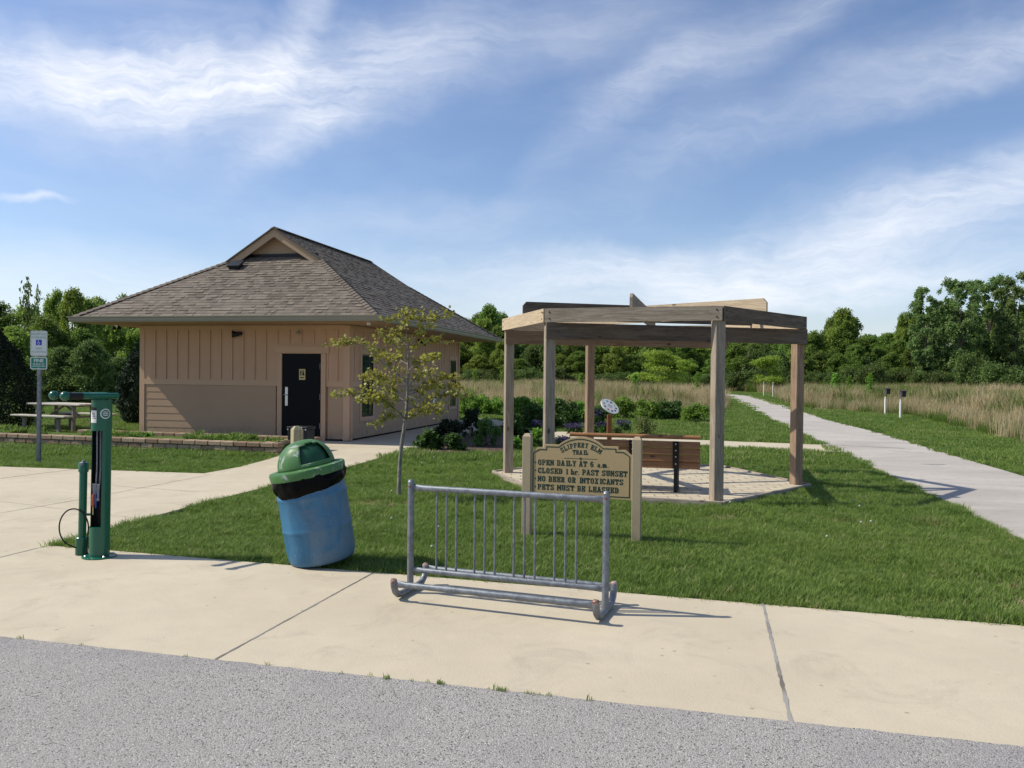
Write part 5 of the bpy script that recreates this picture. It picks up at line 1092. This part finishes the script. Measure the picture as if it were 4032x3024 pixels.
# ------------------------------------------------------------------ foliage
def leaves_mesh(name, P, Nn, size, m, rs_, aspect=.62, jit=.4, tint=None, fold=True):
    "leaf blades: a folded 4-vertex pair of triangles at each point"
    n = len(P); s = size*(1+jit*(rs_.rand(n)-.5)*2)
    a = rs_.randn(n, 3); a /= np.linalg.norm(a, axis=1)[:, None]
    Nn = Nn*.8+rs_.randn(n, 3)*.75; Nn /= np.linalg.norm(Nn, axis=1)[:, None]
    t = np.cross(a, Nn); t /= (np.linalg.norm(t, axis=1)[:, None]+1e-9); b = np.cross(Nn, t)
    s_ = s[:, None]; w_ = s_*aspect
    v0 = P; v1 = P+t*s_*.5+b*w_*.5+Nn*w_*.18; v2 = P+t*s_; v3 = P+t*s_*.5-b*w_*.5+Nn*w_*.18
    co = np.stack([v0, v1, v2, v3], 1).reshape(-1, 3).astype(np.float32)
    me = bpy.data.meshes.new(name); me.vertices.add(4*n); me.vertices.foreach_set('co', co.ravel())
    me.loops.add(6*n); idx = (np.arange(n)[:, None]*4+np.array([0, 1, 2, 0, 2, 3])).ravel().astype(np.int32); me.loops.foreach_set('vertex_index', idx)
    me.polygons.add(2*n); me.polygons.foreach_set('loop_start', np.arange(0, 6*n, 3, dtype=np.int32)); me.update(calc_edges=True)
    tt = rs_.rand(n) if tint is None else tint
    at_ = me.attributes.new('tint', 'FLOAT', 'FACE'); at_.data.foreach_set('value', np.repeat(tt, 2).astype(np.float32))
    me.materials.append(M[m]); return me
def blob_points(blobs, n, rs_, shell=.55, up_=.25):
    vol = np.array([b[3]*b[4]*b[5] for b in blobs])**.67; k = rs_.choice(len(blobs), n, p=vol/vol.sum())
    d = rs_.randn(n, 3); d /= np.linalg.norm(d, axis=1)[:, None]; d[:, 2] = np.where((d[:, 2] < -.3) & (rs_.rand(n) < .6), -d[:, 2], d[:, 2])
    r_ = (shell+(1-shell)*rs_.rand(n))*(1+.12*rs_.randn(n))
    B_ = np.array(blobs)[k]; P = B_[:, :3]+d*r_[:, None]*B_[:, 3:6]
    nn = d.copy(); nn[:, 2] += up_; return P, nn
class Foli:
    pass
def crown_mesh(seed, H, Wd_, n, leaf, m, kind='round', z0=.2):
    rs_ = np.random.RandomState(seed); rg = random.Random(seed); bl_ = []
    nb = {'round': 64, 'airy': 110, 'spread': 26, 'shrub': 24, 'spire': 26, 'mound': 10}[kind]
    for i in range(nb):
        u = rg.random(); zz = z0+(1-z0)*(u**.8)
        if kind == 'round': pr = math.sin(min(1, (1-zz+.08)/(1-z0)*1.25)*math.pi*.62)
        elif kind == 'airy': pr = .55+.45*math.sin(u*3.0) if zz > .35 else .45
        elif kind == 'spread': pr = 1.0-.45*u
        elif kind == 'spire': pr = max(.10, 1-.95*u)
        else: pr = math.sqrt(max(.05, 1-(.8*u)**2))
        a = rg.uniform(0, 6.283); r_ = Wd_/2*pr*math.sqrt(rg.uniform(.15, 1))*.78
        s_ = (Wd_*.115 if kind in ('round', 'airy') else Wd_*(.16 if kind == 'shrub' else .2))*rg.uniform(.6, 1.3)
        if kind == 'airy': s_ *= .68
        fl_ = .38 if kind == 'spread' else (1.0 if kind != 'spire' else 1.2)
        bl_.append((r_*math.cos(a), r_*math.sin(a), H*zz*.93, s_, s_, s_*fl_))
    P, Nn = blob_points(bl_, n, rs_, .35)
    sub = rs_.rand(len(P)); cl = np.array([mnoise.noise(Vector(p)*(2.6/leaf**.5)*.35) for p in P]); keep = cl > (-.22 if kind != 'airy' else -.10)
    P, Nn = P[keep], Nn[keep]; tint = np.clip(.5+cl[keep]*.9+rs_.randn(keep.sum())*.16, 0, 1)
    P[:, 2] = np.maximum(P[:, 2], .02)
    return leaves_mesh('crown', P, Nn, leaf, m, rs_, tint=tint), bl_
def trunk_mesh(bl_, H, r_, m, seed, top=.8, limbs=9, crook=.02):
    rg = random.Random(seed); q = MB(); pts = []; rs__ = []
    for i in range(9):
        t_ = i/8; pts.append((H*crook*math.sin(t_*4+seed), H*crook*math.cos(t_*3+seed), H*top*t_)); rs__.append(r_*(1-.8*t_)+(.4*r_ if i == 0 else 0))
    q.tube(pts, rs__, 8)
    for b in sorted(bl_, key=lambda b: -b[3])[:limbs]:
        z_ = max(H*.12, min(b[2]*.65, H*top*.9)); t_ = z_/(H*top); i = min(7, int(t_*8)); p0 = Vector(pts[i]); p1 = Vector(b[:3]); mid_ = p0.lerp(p1, .5)+Vector((0, 0, -.02*H))
        q.tube([p0, mid_, p1], [r_*.38*(1-t_*.6), r_*.24, r_*.08], 6)
    me_o = q.build('trunk', m, smooth=True); me = me_o.data; COL.objects.unlink(me_o); bpy.data.objects.remove(me_o); return me
LIB = {}
def lib(key, seed, H, Wd_, n, leaf, m, kind, z0, tr=.12, bark='bark', limbs=9, top=.8):
    cm_, bl_ = crown_mesh(seed, H, Wd_, n, leaf, m, kind, z0); LIB[key] = (cm_, trunk_mesh(bl_, H, tr, bark, seed, top, limbs), H, Wd_)
def plant(key, name, label, cat, loc, H, W_=None, rz=0, group=None, parts=('crown', 'trunk')):
    c_, t_, h0, w0 = LIB[key]; W_ = W_ or w0*H/h0
    o = thing(name, label, cat, loc, rz, group); o.scale = (W_/w0, W_/w0, H/h0)
    for nm, me in zip(parts, (c_, t_)):
        q = bpy.data.objects.new(nm, me); COL.objects.link(q); q.parent = o
    return o
for i in range(5): lib('r%d' % i, 40+i, 11, 8, 26000, .27, 'l_tree', 'round', .10)
for i in range(3): lib('c%d' % i, 60+i, 15, 7.5, 30000, .27, 'l_cotton', 'airy', .10, .2, limbs=16, top=.76)
for i in range(2): lib('y%d' % i, 70+i, 7, 7.5, 14000, .24, 'l_bright', 'spread', .25, .10)
for i in range(2): lib('g%d' % i, 75+i, 9, 6.5, 17000, .26, 'l_yel', 'round', .08)
for i in range(3): lib('s%d' % i, 80+i, 3, 4.5, 8000, .20, 'l_mid', 'shrub', .05, .05, limbs=5, top=.6)
for i in range(2): lib('n%d' % i, 90+i, 6.5, 5, 20000, .17, 'l_yel', 'round', .04, .08)
for i in range(2): lib('m%d' % i, 93+i, 6.5, 5, 20000, .17, 'l_tree', 'round', .04, .08)
lib('q0', 96, 3.6, 4.6, 24000, .13, 'l_mid', 'round', .04, .06, limbs=5, top=.6)
lib('sp', 97, 2.6, 1.0, 700, .14, 'l_shrub', 'spire', .15, .02, limbs=4, top=.9)
lib('sn', 98, 3.5, 1.6, 700, .16, 'l_grey', 'spire', .12, .04, limbs=7, top=.95)
# treeline: (px, top py, distance, kind, width px)
rt_ = random.Random(21); gname = 'trees of the far tree line behind the meadow'
def tree_at(px, pyt, D, key, name, label, cat='tree', wpx=None, group=gname, zb=gz, hs=1.0):
    t_ = W(px, pyt, D); H = (t_.z-zb)*1.02*hs; W_ = wpx/F_PX*D if wpx else None
    return plant(key, name, label, cat, (t_.x, D, zb), H, W_, rt_.uniform(0, 6.28), group)
TOPS = [(1700, 1330), (1830, 1250), (1880, 1235), (1935, 1205), (2000, 1235), (2045, 1290), (2120, 1295), (2300, 1290), (2500, 1285), (2650, 1290), (2800, 1290), (3000, 1300), (3150, 1295), (3215, 1285), (3262, 1245), (3320, 1225), (3370, 1245), (3420, 1290), (3490, 1285), (3560, 1245), (3620, 1140), (3700, 1130), (3770, 1080), (3900, 1070), (4032, 1065), (4400, 1100)]
def top_at(px):
    for (a, ya), (b, yb) in zip(TOPS, TOPS[1:]):
        if a <= px <= b: return ya+(yb-ya)*(px-a)/(b-a)
    return 1300
kk = 0
x = 1560
generic = {'r': 'dark green leafy tree in the far tree line behind the meadow', 'g': 'lighter yellow-green tree in the far tree line behind the meadow', 'y': 'low bright yellow-green spreading tree at the edge of the far woods', 's': 'green shrub at the foot of the far tree line', 'c': 'tall airy cottonwood tree at the right end of the tree line'}
while x < 4250:
    D = rt_.uniform(118, 132); yy = top_at(x)+rt_.uniform(0, 40); 
    if x > 3590: x += 85; continue
    tree_at(x, yy+8, D, 'r%d' % rt_.randint(0, 4), 'broadleaf_tree', generic['r'], wpx=rt_.uniform(170, 240)); x += rt_.uniform(60, 85)
x = 1600
while x < 4250:
    D = rt_.uniform(104, 114); yy = max(top_at(x)+rt_.uniform(20, 90), 1225); ky = rt_.choice(['r', 'r', 'r', 'g']); 
    tree_at(x, yy, D, ky+str(rt_.randint(0, 4 if ky == 'r' else 1)), 'broadleaf_tree', generic[ky], wpx=rt_.uniform(140, 200)); x += rt_.uniform(55, 85)
x = 1640
while x < 4250:
    D = rt_.uniform(99, 104); yy = rt_.uniform(1340, 1430); ky = rt_.choice(['r', 'r', 'g', 's', 'r'])
    tree_at(x, yy, D, ky+str(rt_.randint(0, {'r': 4, 's': 2, 'g': 1}[ky])), 'broadleaf_tree' if ky != 's' else 'shrub', {'r': 'short dark green tree at the front of the far tree line', 'g': 'short yellow-green tree at the front of the far tree line', 's': 'tall green shrub at the front of the far tree line'}[ky], 'tree' if ky != 's' else 'shrub', wpx=rt_.uniform(120, 190)); x += rt_.uniform(60, 95)
x = 1640
while x < 4250:
    tree_at(x, rt_.uniform(1450, 1482), rt_.uniform(94, 98), 's%d' % rt_.randint(0, 2), 'shrub', generic['s'], 'shrub', wpx=rt_.uniform(90, 150), group='shrubs at the foot of the far tree line'); x += rt_.uniform(48, 80)
# the trees that stand out
tree_at(1930, 1200, 112, 'r1', 'broadleaf_tree', 'dark round-topped tree rising between the building roof and the pergola', wpx=170, group=None)
for px, y_, w_, lb in ((3556, 1240, 95, 'slim pointed tree just left of the tall cottonwoods'), ):
    tree_at(px, y_, 110, 'g1', 'broadleaf_tree', lb, wpx=w_, group=None)
tree_at(3318, 1222, 108, 'g0', 'broadleaf_tree', 'rounded pale-topped tree right of the pergola, tallest of its stretch', wpx=170, group=None)
for i, (px, y_, w_, D, lb) in enumerate(((3650, 1125, 190, 100, 'leftmost of the tall cottonwoods at the right of the photo'), (3790, 1085, 210, 98, 'second tall cottonwood from the left at the right of the photo'), (3900, 1075, 200, 101, 'third tall cottonwood from the left, standing well above its neighbours'), (4010, 1068, 220, 97, 'rightmost tall cottonwood, cut by the photo edge'), (3720, 1180, 170, 106, 'tall cottonwood behind the first two, slightly lower'))):
    tree_at(px, y_, D, 'c%d' % (i % 3), 'cottonwood_tree', lb, wpx=w_, group='tall cottonwoods at the right')
for px, y_, w_, D, lb in ((2590, 1385, 210, 88, 'bright yellow-green spreading tree seen through the pergola'), (2700, 1420, 120, 90, 'small bright yellow-green tree right of the spreading one'), (3020, 1405, 150, 90, 'bright green tree behind the right pergola post')):
    tree_at(px, y_, D, 'y%d' % (px % 2), 'spreading_tree', lb, wpx=w_, group=None)
for px, y_, w_, D, lb in ((3960, 1440, 200, 72, 'wide pale green shrub below the tall cottonwoods'), (3840, 1400, 150, 80, 'bright green bush between the cottonwood trunks'), (3420, 1440, 130, 86, 'dull brownish green bush in front of the tree line')):
    tree_at(px, y_, D, 's%d' % (px % 3), 'shrub', lb, 'shrub', wpx=w_, group=None)
# saplings in the meadow
for i, (px, y_, D) in enumerate(((1872, 1455, 55), (1985, 1440, 62), (2502, 1470, 50), (2745, 1465, 52), (2290, 1470, 66), (3290, 1470, 60), (3345, 1480, 58), (3425, 1470, 48))):
    tree_at(px, y_, D, 'sp', 'sapling', 'slim leafy sapling in the tan meadow, number %s from the left' % ('one', 'two', 'three', 'four', 'five', 'six', 'seven', 'eight')[i] if False else ['sapling just right of the building corner in the meadow', 'sapling left of the pergola post in the meadow', 'sapling in the meadow right of the round sign', 'bushy sapling in the meadow left of the front pergola post', 'sapling in the meadow beside the rear pergola post', 'thin sapling in the meadow right of the pergola', 'thin sapling near the far marker posts', 'thin sapling left of the nest boxes'][i], 'sapling', wpx=46+(i % 3)*12, group='saplings in the meadow')
# left woods
gl = 'trees of the woods left of the building'
for i, (px, y_, D, ky, w_) in enumerate(((-150, 1200, 52, 'n0', 300), (-20, 1190, 50, 'm0', 290), (100, 1215, 54, 'n1', 260), (215, 1150, 52, 'n0', 170), (290, 1145, 50, 'n1', 190), (180, 1250, 47, 'm1', 240), (350, 1180, 56, 'n1', 210), (60, 1290, 45, 'n0', 240), (420, 1200, 60, 'm1', 230), (480, 1210, 62, 'n0', 200), (560, 1200, 64, 'm0', 230), (650, 1230, 62, 'n1', 230), (450, 1280, 50, 'n1', 230), (330, 1300, 48, 'm0', 220), (540, 1290, 50, 'n0', 200), (0, 1350, 44, 'm1', 240), (170, 1380, 44, 'm0', 200))):
    tree_at(px, y_, D, ky, 'broadleaf_tree', ('yellow-green leafy tree in the woods left of the building' if ky[0] == 'n' else 'darker green leafy tree in the woods left of the building'), wpx=w_, group=gl)
tree_at(106, 1095, 50, 'sn', 'thin_tree', 'thin spiky treetop sticking up above the left woods', wpx=85, group=None)
tree_at(150, 1115, 50.5, 'sn', 'thin_tree', 'short leaning spiky treetop right of the taller spiky one', wpx=60, group=None, hs=.98)
tree_at(390, 1185, 75, 'r2', 'broadleaf_tree', 'dark distant tree just left of the building roof edge', wpx=190, group=None); tree_at(500, 1172, 78, 'r3', 'broadleaf_tree', 'dark distant tree meeting the building roof edge', wpx=170, group=None)
tree_at(240, 1385, 40, 'q0', 'shrub', 'greyish-green bush right of the parking sign plates', 'shrub', wpx=240, group=None); tree_at(360, 1360, 40, 'q0', 'shrub', 'tall greyish-green bush above the repair stand arms', 'shrub', wpx=270, group=None)
tree_at(470, 1420, 42, 'q0', 'shrub', 'greyish-green bush beside the left wall of the building', 'shrub', wpx=220, group=None)
for i, px in enumerate((-60, 60, 160, 250, 330, 410, 490)):
    tree_at(px, 1500+(i % 3)*10, 41-(i % 2), 's%d' % (i % 3), 'shrub', 'low dark shrub along the foot of the left woods', 'shrub', wpx=130, group='low shrubs at the foot of the left woods')
# dark evergreens
def evergreen(H, W_, n, seed):
    rs_ = np.random.RandomState(seed); u = rs_.rand(n); a = rs_.rand(n)*6.283
    prof_ = np.interp(u, [0, .08, .3, .55, .8, 1], [.55, .85, 1.0, .86, .5, .04]); cl = np.array([mnoise.noise(Vector((math.cos(q_)*2.2, math.sin(q_)*2.2, v_*5))) for q_, v_ in zip(a, u)])
    r_ = W_/2*prof_*(.78+.25*rs_.rand(n)+.28*cl); P = np.stack([r_*np.cos(a), r_*np.sin(a), H*u+.03], 1); Nn = np.stack([np.cos(a), np.sin(a), np.full(n, .4)], 1)
    me = leaves_mesh('crown', P, Nn, .10, 'l_dark', rs_, aspect=.35); q = MB(); q.tube([(0, 0, 0), (0, 0, H*.8)], [.07, .02], 8); to = q.build('trunk', 'bark'); tm = to.data; COL.objects.unlink(to); return me, tm
for px, D, H, W_, lb, sd_ in ((-25, 23.0, 2.75, 2.25, 'large dark evergreen at the left edge beside the picnic table', 4), (556, 26.0, 2.6, 1.35, 'dark evergreen peeking out behind the left corner of the building', 5)):
    c_, t_ = evergreen(H, W_, 16000, sd_); p_ = W(px, 1600, D); o = thing('evergreen_bush', lb, 'evergreen', (p_.x, D, gz))
    for nm, me in (('crown', c_), ('trunk', t_)): q = bpy.data.objects.new(nm, me); COL.objects.link(q); q.parent = o
# ------------------------------------------------------------------ young tree in the lawn
tb = G(1569, 1951); YT = thing('young_tree', 'young tree with bronze and yellow-green leaves on the front lawn', 'tree', (tb.x, tb.y, gz))
S_ = 1/(2.011*F_PX/tb.y)
def tp(x, y, dy=0.0): return Vector(((x-1145)*S_+ -(0), dy, (1510-y)*S_))
rg = random.Random(77); q = MB()
q.tube([tp(1145, 1512), tp(1150, 1400, .0), tp(1152, 1250, .01), tp(1163, 1090, .02), tp(1180, 980, .02), tp(1192, 880, .02), tp(1205, 760, .02), tp(1212, 640, .0), tp(1208, 520, .01), tp(1214, 400, 0), tp(1208, 310, .01), tp(1200, 220, .0)], [.034, .027, .026, .026, .024, .026, .021, .019, .015, .011, .008, .004], 12)
q.build('trunk', 'bark2', YT, smooth=True)
BR_ = [([(1192, 880), (1150, 830), (1105, 790), (1040, 735), (960, 690), (880, 680), (760, 690), (640, 705)], -.25, .013),
 ([(1192, 870), (1240, 855), (1320, 830), (1400, 790), (1500, 760)], -.35, .010), ([(1195, 870), (1120, 860), (1040, 870), (985, 930)], -.3, .006),
 ([(1210, 600), (1160, 560), (1100, 500), (1000, 440), (960, 360), (860, 310), (740, 275), (650, 290), (570, 285)], .2, .012),
 ([(1212, 660), (1290, 650), (1380, 600), (1480, 550), (1580, 560)], .3, .010), ([(1212, 700), (1300, 730), (1420, 700), (1560, 680), (1700, 700)], -.15, .010),
 ([(1205, 760), (1120, 700), (1000, 640), (900, 590), (780, 560)], .45, .010), ([(1213, 500), (1290, 440), (1370, 400), (1450, 390)], -.3, .008),
 ([(1212, 420), (1150, 340), (1080, 260), (1000, 200)], -.2, .008), ([(1210, 380), (1280, 300), (1380, 260), (1480, 275)], .25, .008),
 ([(1214, 330), (1260, 240), (1330, 160), (1385, 100), (1440, 60), (1560, 45)], .15, .006), ([(1205, 300), (1120, 230), (1060, 170)], .2, .006),
 ([(1200, 240), (1195, 170), (1180, 100), (1250, 60), (1290, 25)], -.1, .005), ([(1200, 800), (1290, 790), (1380, 830), (1450, 850)], .5, .008), ([(1208, 560), (1120, 590), (1030, 560), (960, 520)], -.5, .009),
 ([(1210, 640), (1250, 560), (1300, 520), (1400, 500)], .6, .008), ([(1205, 740), (1080, 720), (960, 740), (860, 720)], -.5, .009), ([(1215, 690), (1350, 640), (1500, 620), (1640, 640)], .5, .009), ([(1385, 100), (1250, 90), (1120, 70), (1040, 110)], .1, .004), ([(1212, 450), (1110, 400), (1000, 390), (940, 400)], .5, .008)]
LP, LN = [], []; q = MB()
for pts, dep, r__ in BR_:
    P3 = []
    for i, (x_, y_) in enumerate(pts): P3.append(tp(x_, y_, dep*i/(len(pts)-1)+rg.uniform(-.01, .01)))
    q.tube(P3, [r__*(1-.82*i/(len(P3)-1)) for i in range(len(P3))], 7)
    Ltot = sum((P3[i+1]-P3[i]).length for i in range(len(P3)-1)); n_t = int(Ltot/.026)
    for k_ in range(n_t):
        u = (.22+.78*(k_+rg.random())/n_t)*(len(P3)-1); i = min(int(u), len(P3)-2); p0 = P3[i].lerp(P3[i+1], u-i)
        d_ = Vector((rg.gauss(0, 1), rg.gauss(0, 1.1), rg.gauss(.25, .35))).normalized(); tl_ = rg.uniform(.07, .24)*(1-.35*u/(len(P3)-1)); p1 = p0+d_*tl_; p1.z += .015
        q.tube([p0, p0.lerp(p1, .5)+Vector((0, 0, .008)), p1], [.003, .0024, .0014], 4, cap=False)
        for _ in range(rg.randint(5, 9)):
            w_ = rg.random()**.6; c_ = p0.lerp(p1, w_)+Vector((rg.gauss(0, .016), rg.gauss(0, .016), rg.gauss(-.004, .014))); LP.append(c_[:]); LN.append((rg.gauss(0, .5), rg.gauss(-.2, .5), .9))
q.build('branch', 'bark2', YT, smooth=True)
rs_ = np.random.RandomState(5); LP = np.array(LP); LN = np.array(LN); me = leaves_mesh('foliage', LP, LN, .043, 'l_young', rs_, aspect=.95, jit=.45)
o = bpy.data.objects.new('foliage', me); COL.objects.link(o); o.parent = YT
q = MB(); 
for _ in range(60):
    a = rg.uniform(0, 6.28); r__ = .18*math.sqrt(rg.random()); q.box((tb.x+r__*math.cos(a)+.05, tb.y+r__*.8*math.sin(a)-.1, gz+.004), (.03, .02, .012), rz=a)
# ------------------------------------------------------------------ garden shrubs
def shrub(label, px, pyb, pyt, wpx, m, leaf=.06, n=1500, kind='shrub', name='garden_shrub', seed=None, depth=1.0, aspect=.62, cat='shrub', group=None, D=None):
    b_ = G(px, pyb) if D is None else W(px, pyb, D); b_.z = 0
    H = (W(px, pyt, b_.y).z); W_ = wpx/F_PX*b_.y; seed = seed or int(px)
    me, bl_ = crown_mesh(seed, H, W_, n, leaf, m, kind, .05); o = thing(name, label, cat, (b_.x, b_.y+W_*.3, -.01), 0, group)
    c_ = bpy.data.objects.new('foliage', me); COL.objects.link(c_); c_.parent = o
    q = MB(); rgx = random.Random(seed)
    for i in range(7):
        e_ = rgx.choice(bl_); q.tube([(rgx.uniform(-.04, .04), rgx.uniform(-.04, .04), 0), Vector(e_[:3])*.5+Vector((0, 0, .05*H)), Vector(e_[:3])], [.010, .007, .003], 5)
    q.build('stem', 'bark', o); return o
shrub('broad-leaved dark green clump at the front left of the garden bed', 1685, 1773, 1712, 105, 'l_bed', .13, 900, aspect=.5)
shrub('small glossy green mound beside the broad-leaved clump', 1792, 1776, 1716, 92, 'l_bed', .10, 1100)
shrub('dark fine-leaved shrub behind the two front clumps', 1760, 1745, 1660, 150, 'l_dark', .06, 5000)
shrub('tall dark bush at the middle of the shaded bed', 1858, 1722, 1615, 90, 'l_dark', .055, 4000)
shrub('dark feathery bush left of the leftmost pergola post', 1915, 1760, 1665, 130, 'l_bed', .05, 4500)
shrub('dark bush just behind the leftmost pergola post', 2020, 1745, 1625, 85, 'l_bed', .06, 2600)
shrub('small leafy plant at the foot of the leftmost pergola post', 2030, 1778, 1728, 80, 'l_shrub', .08, 900)
shrub('leafy green plant behind the left sign post', 2115, 1768, 1690, 70, 'l_shrub', .07, 1200)
for i, (px, yb, yt, w_, m_, lb) in enumerate(((1845, 1632, 1562, 110, 'l_shrub', 'bright green perennials right of the building corner'), (1930, 1634, 1575, 120, 'l_shrub', 'bright green perennials left of the leftmost pergola post'), (2045, 1662, 1572, 120, 'l_shrub', 'tall green perennials just right of the leftmost pergola post'), (2110, 1690, 1600, 110, 'l_bed', 'dark green perennials left of the second pergola post'), (2230, 1688, 1585, 130, 'l_bed', 'dark leafy perennials between the second and rear pergola posts'), (2290, 1670, 1590, 90, 'l_shrub', 'green perennials just left of the rear pergola post'), (2365, 1690, 1590, 90, 'l_bed', 'dark green perennials right of the rear pergola post'), (2460, 1650, 1580, 120, 'l_shrub', 'bright green perennials right of the round sign'), (2560, 1655, 1590, 120, 'l_shrub', 'bright green perennials above the lavender mound'), (2650, 1655, 1585, 100, 'l_bed', 'darker leafy perennials in the middle of the right row'), (2745, 1662, 1600, 110, 'l_shrub', 'leafy perennials near the right end of the row'), (2150, 1640, 1575, 130, 'l_shrub', 'bright green perennials behind the second pergola post'))):
    shrub(lb, px, yb, yt, w_*1.15, m_, .095, 3600, name='perennial_plant', cat='plants', group='green perennials of the garden')
shrub('grey-green lavender mound above the bench back', 2540, 1722, 1655, 130, 'l_grey', .05, 3500, 'mound')
shrub('low grey-green mound left of the lavender', 2430, 1712, 1678, 90, 'l_grey', .05, 1500, 'mound')
shrub('small pale mound between the rear post and the sign post', 2350, 1718, 1680, 70, 'l_grey', .05, 1000, 'mound')
def flowers(label, px, yb, yt, w_, n_st, seed):
    b_ = G(px, yb); b_.z = 0; H = W(px, yt, b_.y).z; W_ = w_/F_PX*b_.y; rgx = random.Random(seed); o = thing('purple_flowers', label, 'flowers', (b_.x, b_.y, -.01), 0, 'purple flower clumps')
    q = MB(); P = []
    for i in range(n_st):
        a = rgx.uniform(0, 6.28); r__ = W_/2*math.sqrt(rgx.random()); x_, y_ = r__*math.cos(a), r__*math.sin(a); h_ = H*rgx.uniform(.7, 1); q.tube([(x_*.5, y_*.5, 0), (x_, y_, h_)], .005, 4)
        for k_ in range(10): P.append((x_+rgx.gauss(0, .022), y_+rgx.gauss(0, .022), h_-rgx.uniform(0, .2)*H))
    q.build('stem', 'l_bed', o); P = np.array(P); me = leaves_mesh('bloom', P, np.tile([0, -.5, .6], (len(P), 1)), .042, 'purple', np.random.RandomState(seed)); c_ = bpy.data.objects.new('bloom', me); COL.objects.link(c_); c_.parent = o
    P2, N2 = blob_points([(0, 0, H*.35, W_*.5, W_*.5, H*.35)], 400, np.random.RandomState(seed)); me = leaves_mesh('foliage', P2, N2, .07, 'l_bed', np.random.RandomState(seed)); c_ = bpy.data.objects.new('foliage', me); COL.objects.link(c_); c_.parent = o
for a in (('purple flower clump left of the second pergola post', 2122, 1712, 1652, 55, 34, 1), ('purple flower clump between the second and rear posts', 2262, 1712, 1662, 70, 34, 2), ('purple flower clump just behind the trail sign arch', 2212, 1765, 1712, 60, 30, 3), ('tall purple flowers right of the rear pergola post', 2350, 1690, 1602, 60, 22, 4), ('purple flower clump left of the round sign post', 2372, 1718, 1655, 40, 18, 5), ('purple flower clump right of the round sign post', 2455, 1700, 1650, 60, 26, 6)): flowers(*a)
# dandelion heads in the lawn
pf = MB(); pf.tube([(0, 0, 0), (.004, 0, .08)], .0022, 5); proto = None
for i, (px, py, lb) in enumerate(((1541, 1949, 'dandelion seed head beside the young tree trunk'), (1661, 1834, 'left dandelion seed head of the pair near the garden bed'), (1745, 1832, 'right dandelion seed head of the pair near the garden bed'), (1710, 1812, 'dandelion seed head above the pair near the garden bed'), (1728, 2095, 'dandelion seed head seen through the left rack bars'), (1700, 2175, 'dandelion seed head low behind the left end of the rack'), (1540, 2060, 'dandelion seed head left of the bike rack'), (2874, 1995, 'dandelion seed head right of the front pergola post foot'), (3385, 2010, 'dandelion seed head in the pergola shadow on the right lawn'), (3392, 2076, 'left seed head of two in the middle of the right lawn'), (3430, 2072, 'right seed head of two in the middle of the right lawn'), (3255, 2133, 'dandelion seed head alone in the lower right lawn'), (3358, 1986, 'dandelion seed head nearest the pergola shadow'))):
    b_ = G(px, py); o = thing('dandelion', lb, 'dandelion', (b_.x, b_.y, gz), i, 'dandelion seed heads in the lawn'); q = bpy.data.objects.new('stem', proto[0]) if proto else pf.build('stem', 'l_shrub')
    if not proto:
        h_ = MB(); h_.lathe([(.001, .013), (.007, .011), (.012, .005), (.013, 0), (.012, -.005), (.007, -.011), (.001, -.013)], 14, c=(.004, 0, .092)); hq = h_.build('seed_head', 'puff', smooth=True); proto = (q.data, hq.data)
    else:
        hq = bpy.data.objects.new('seed_head', proto[1]); COL.objects.link(q); COL.objects.link(hq)
    q.parent = o; hq.parent = o
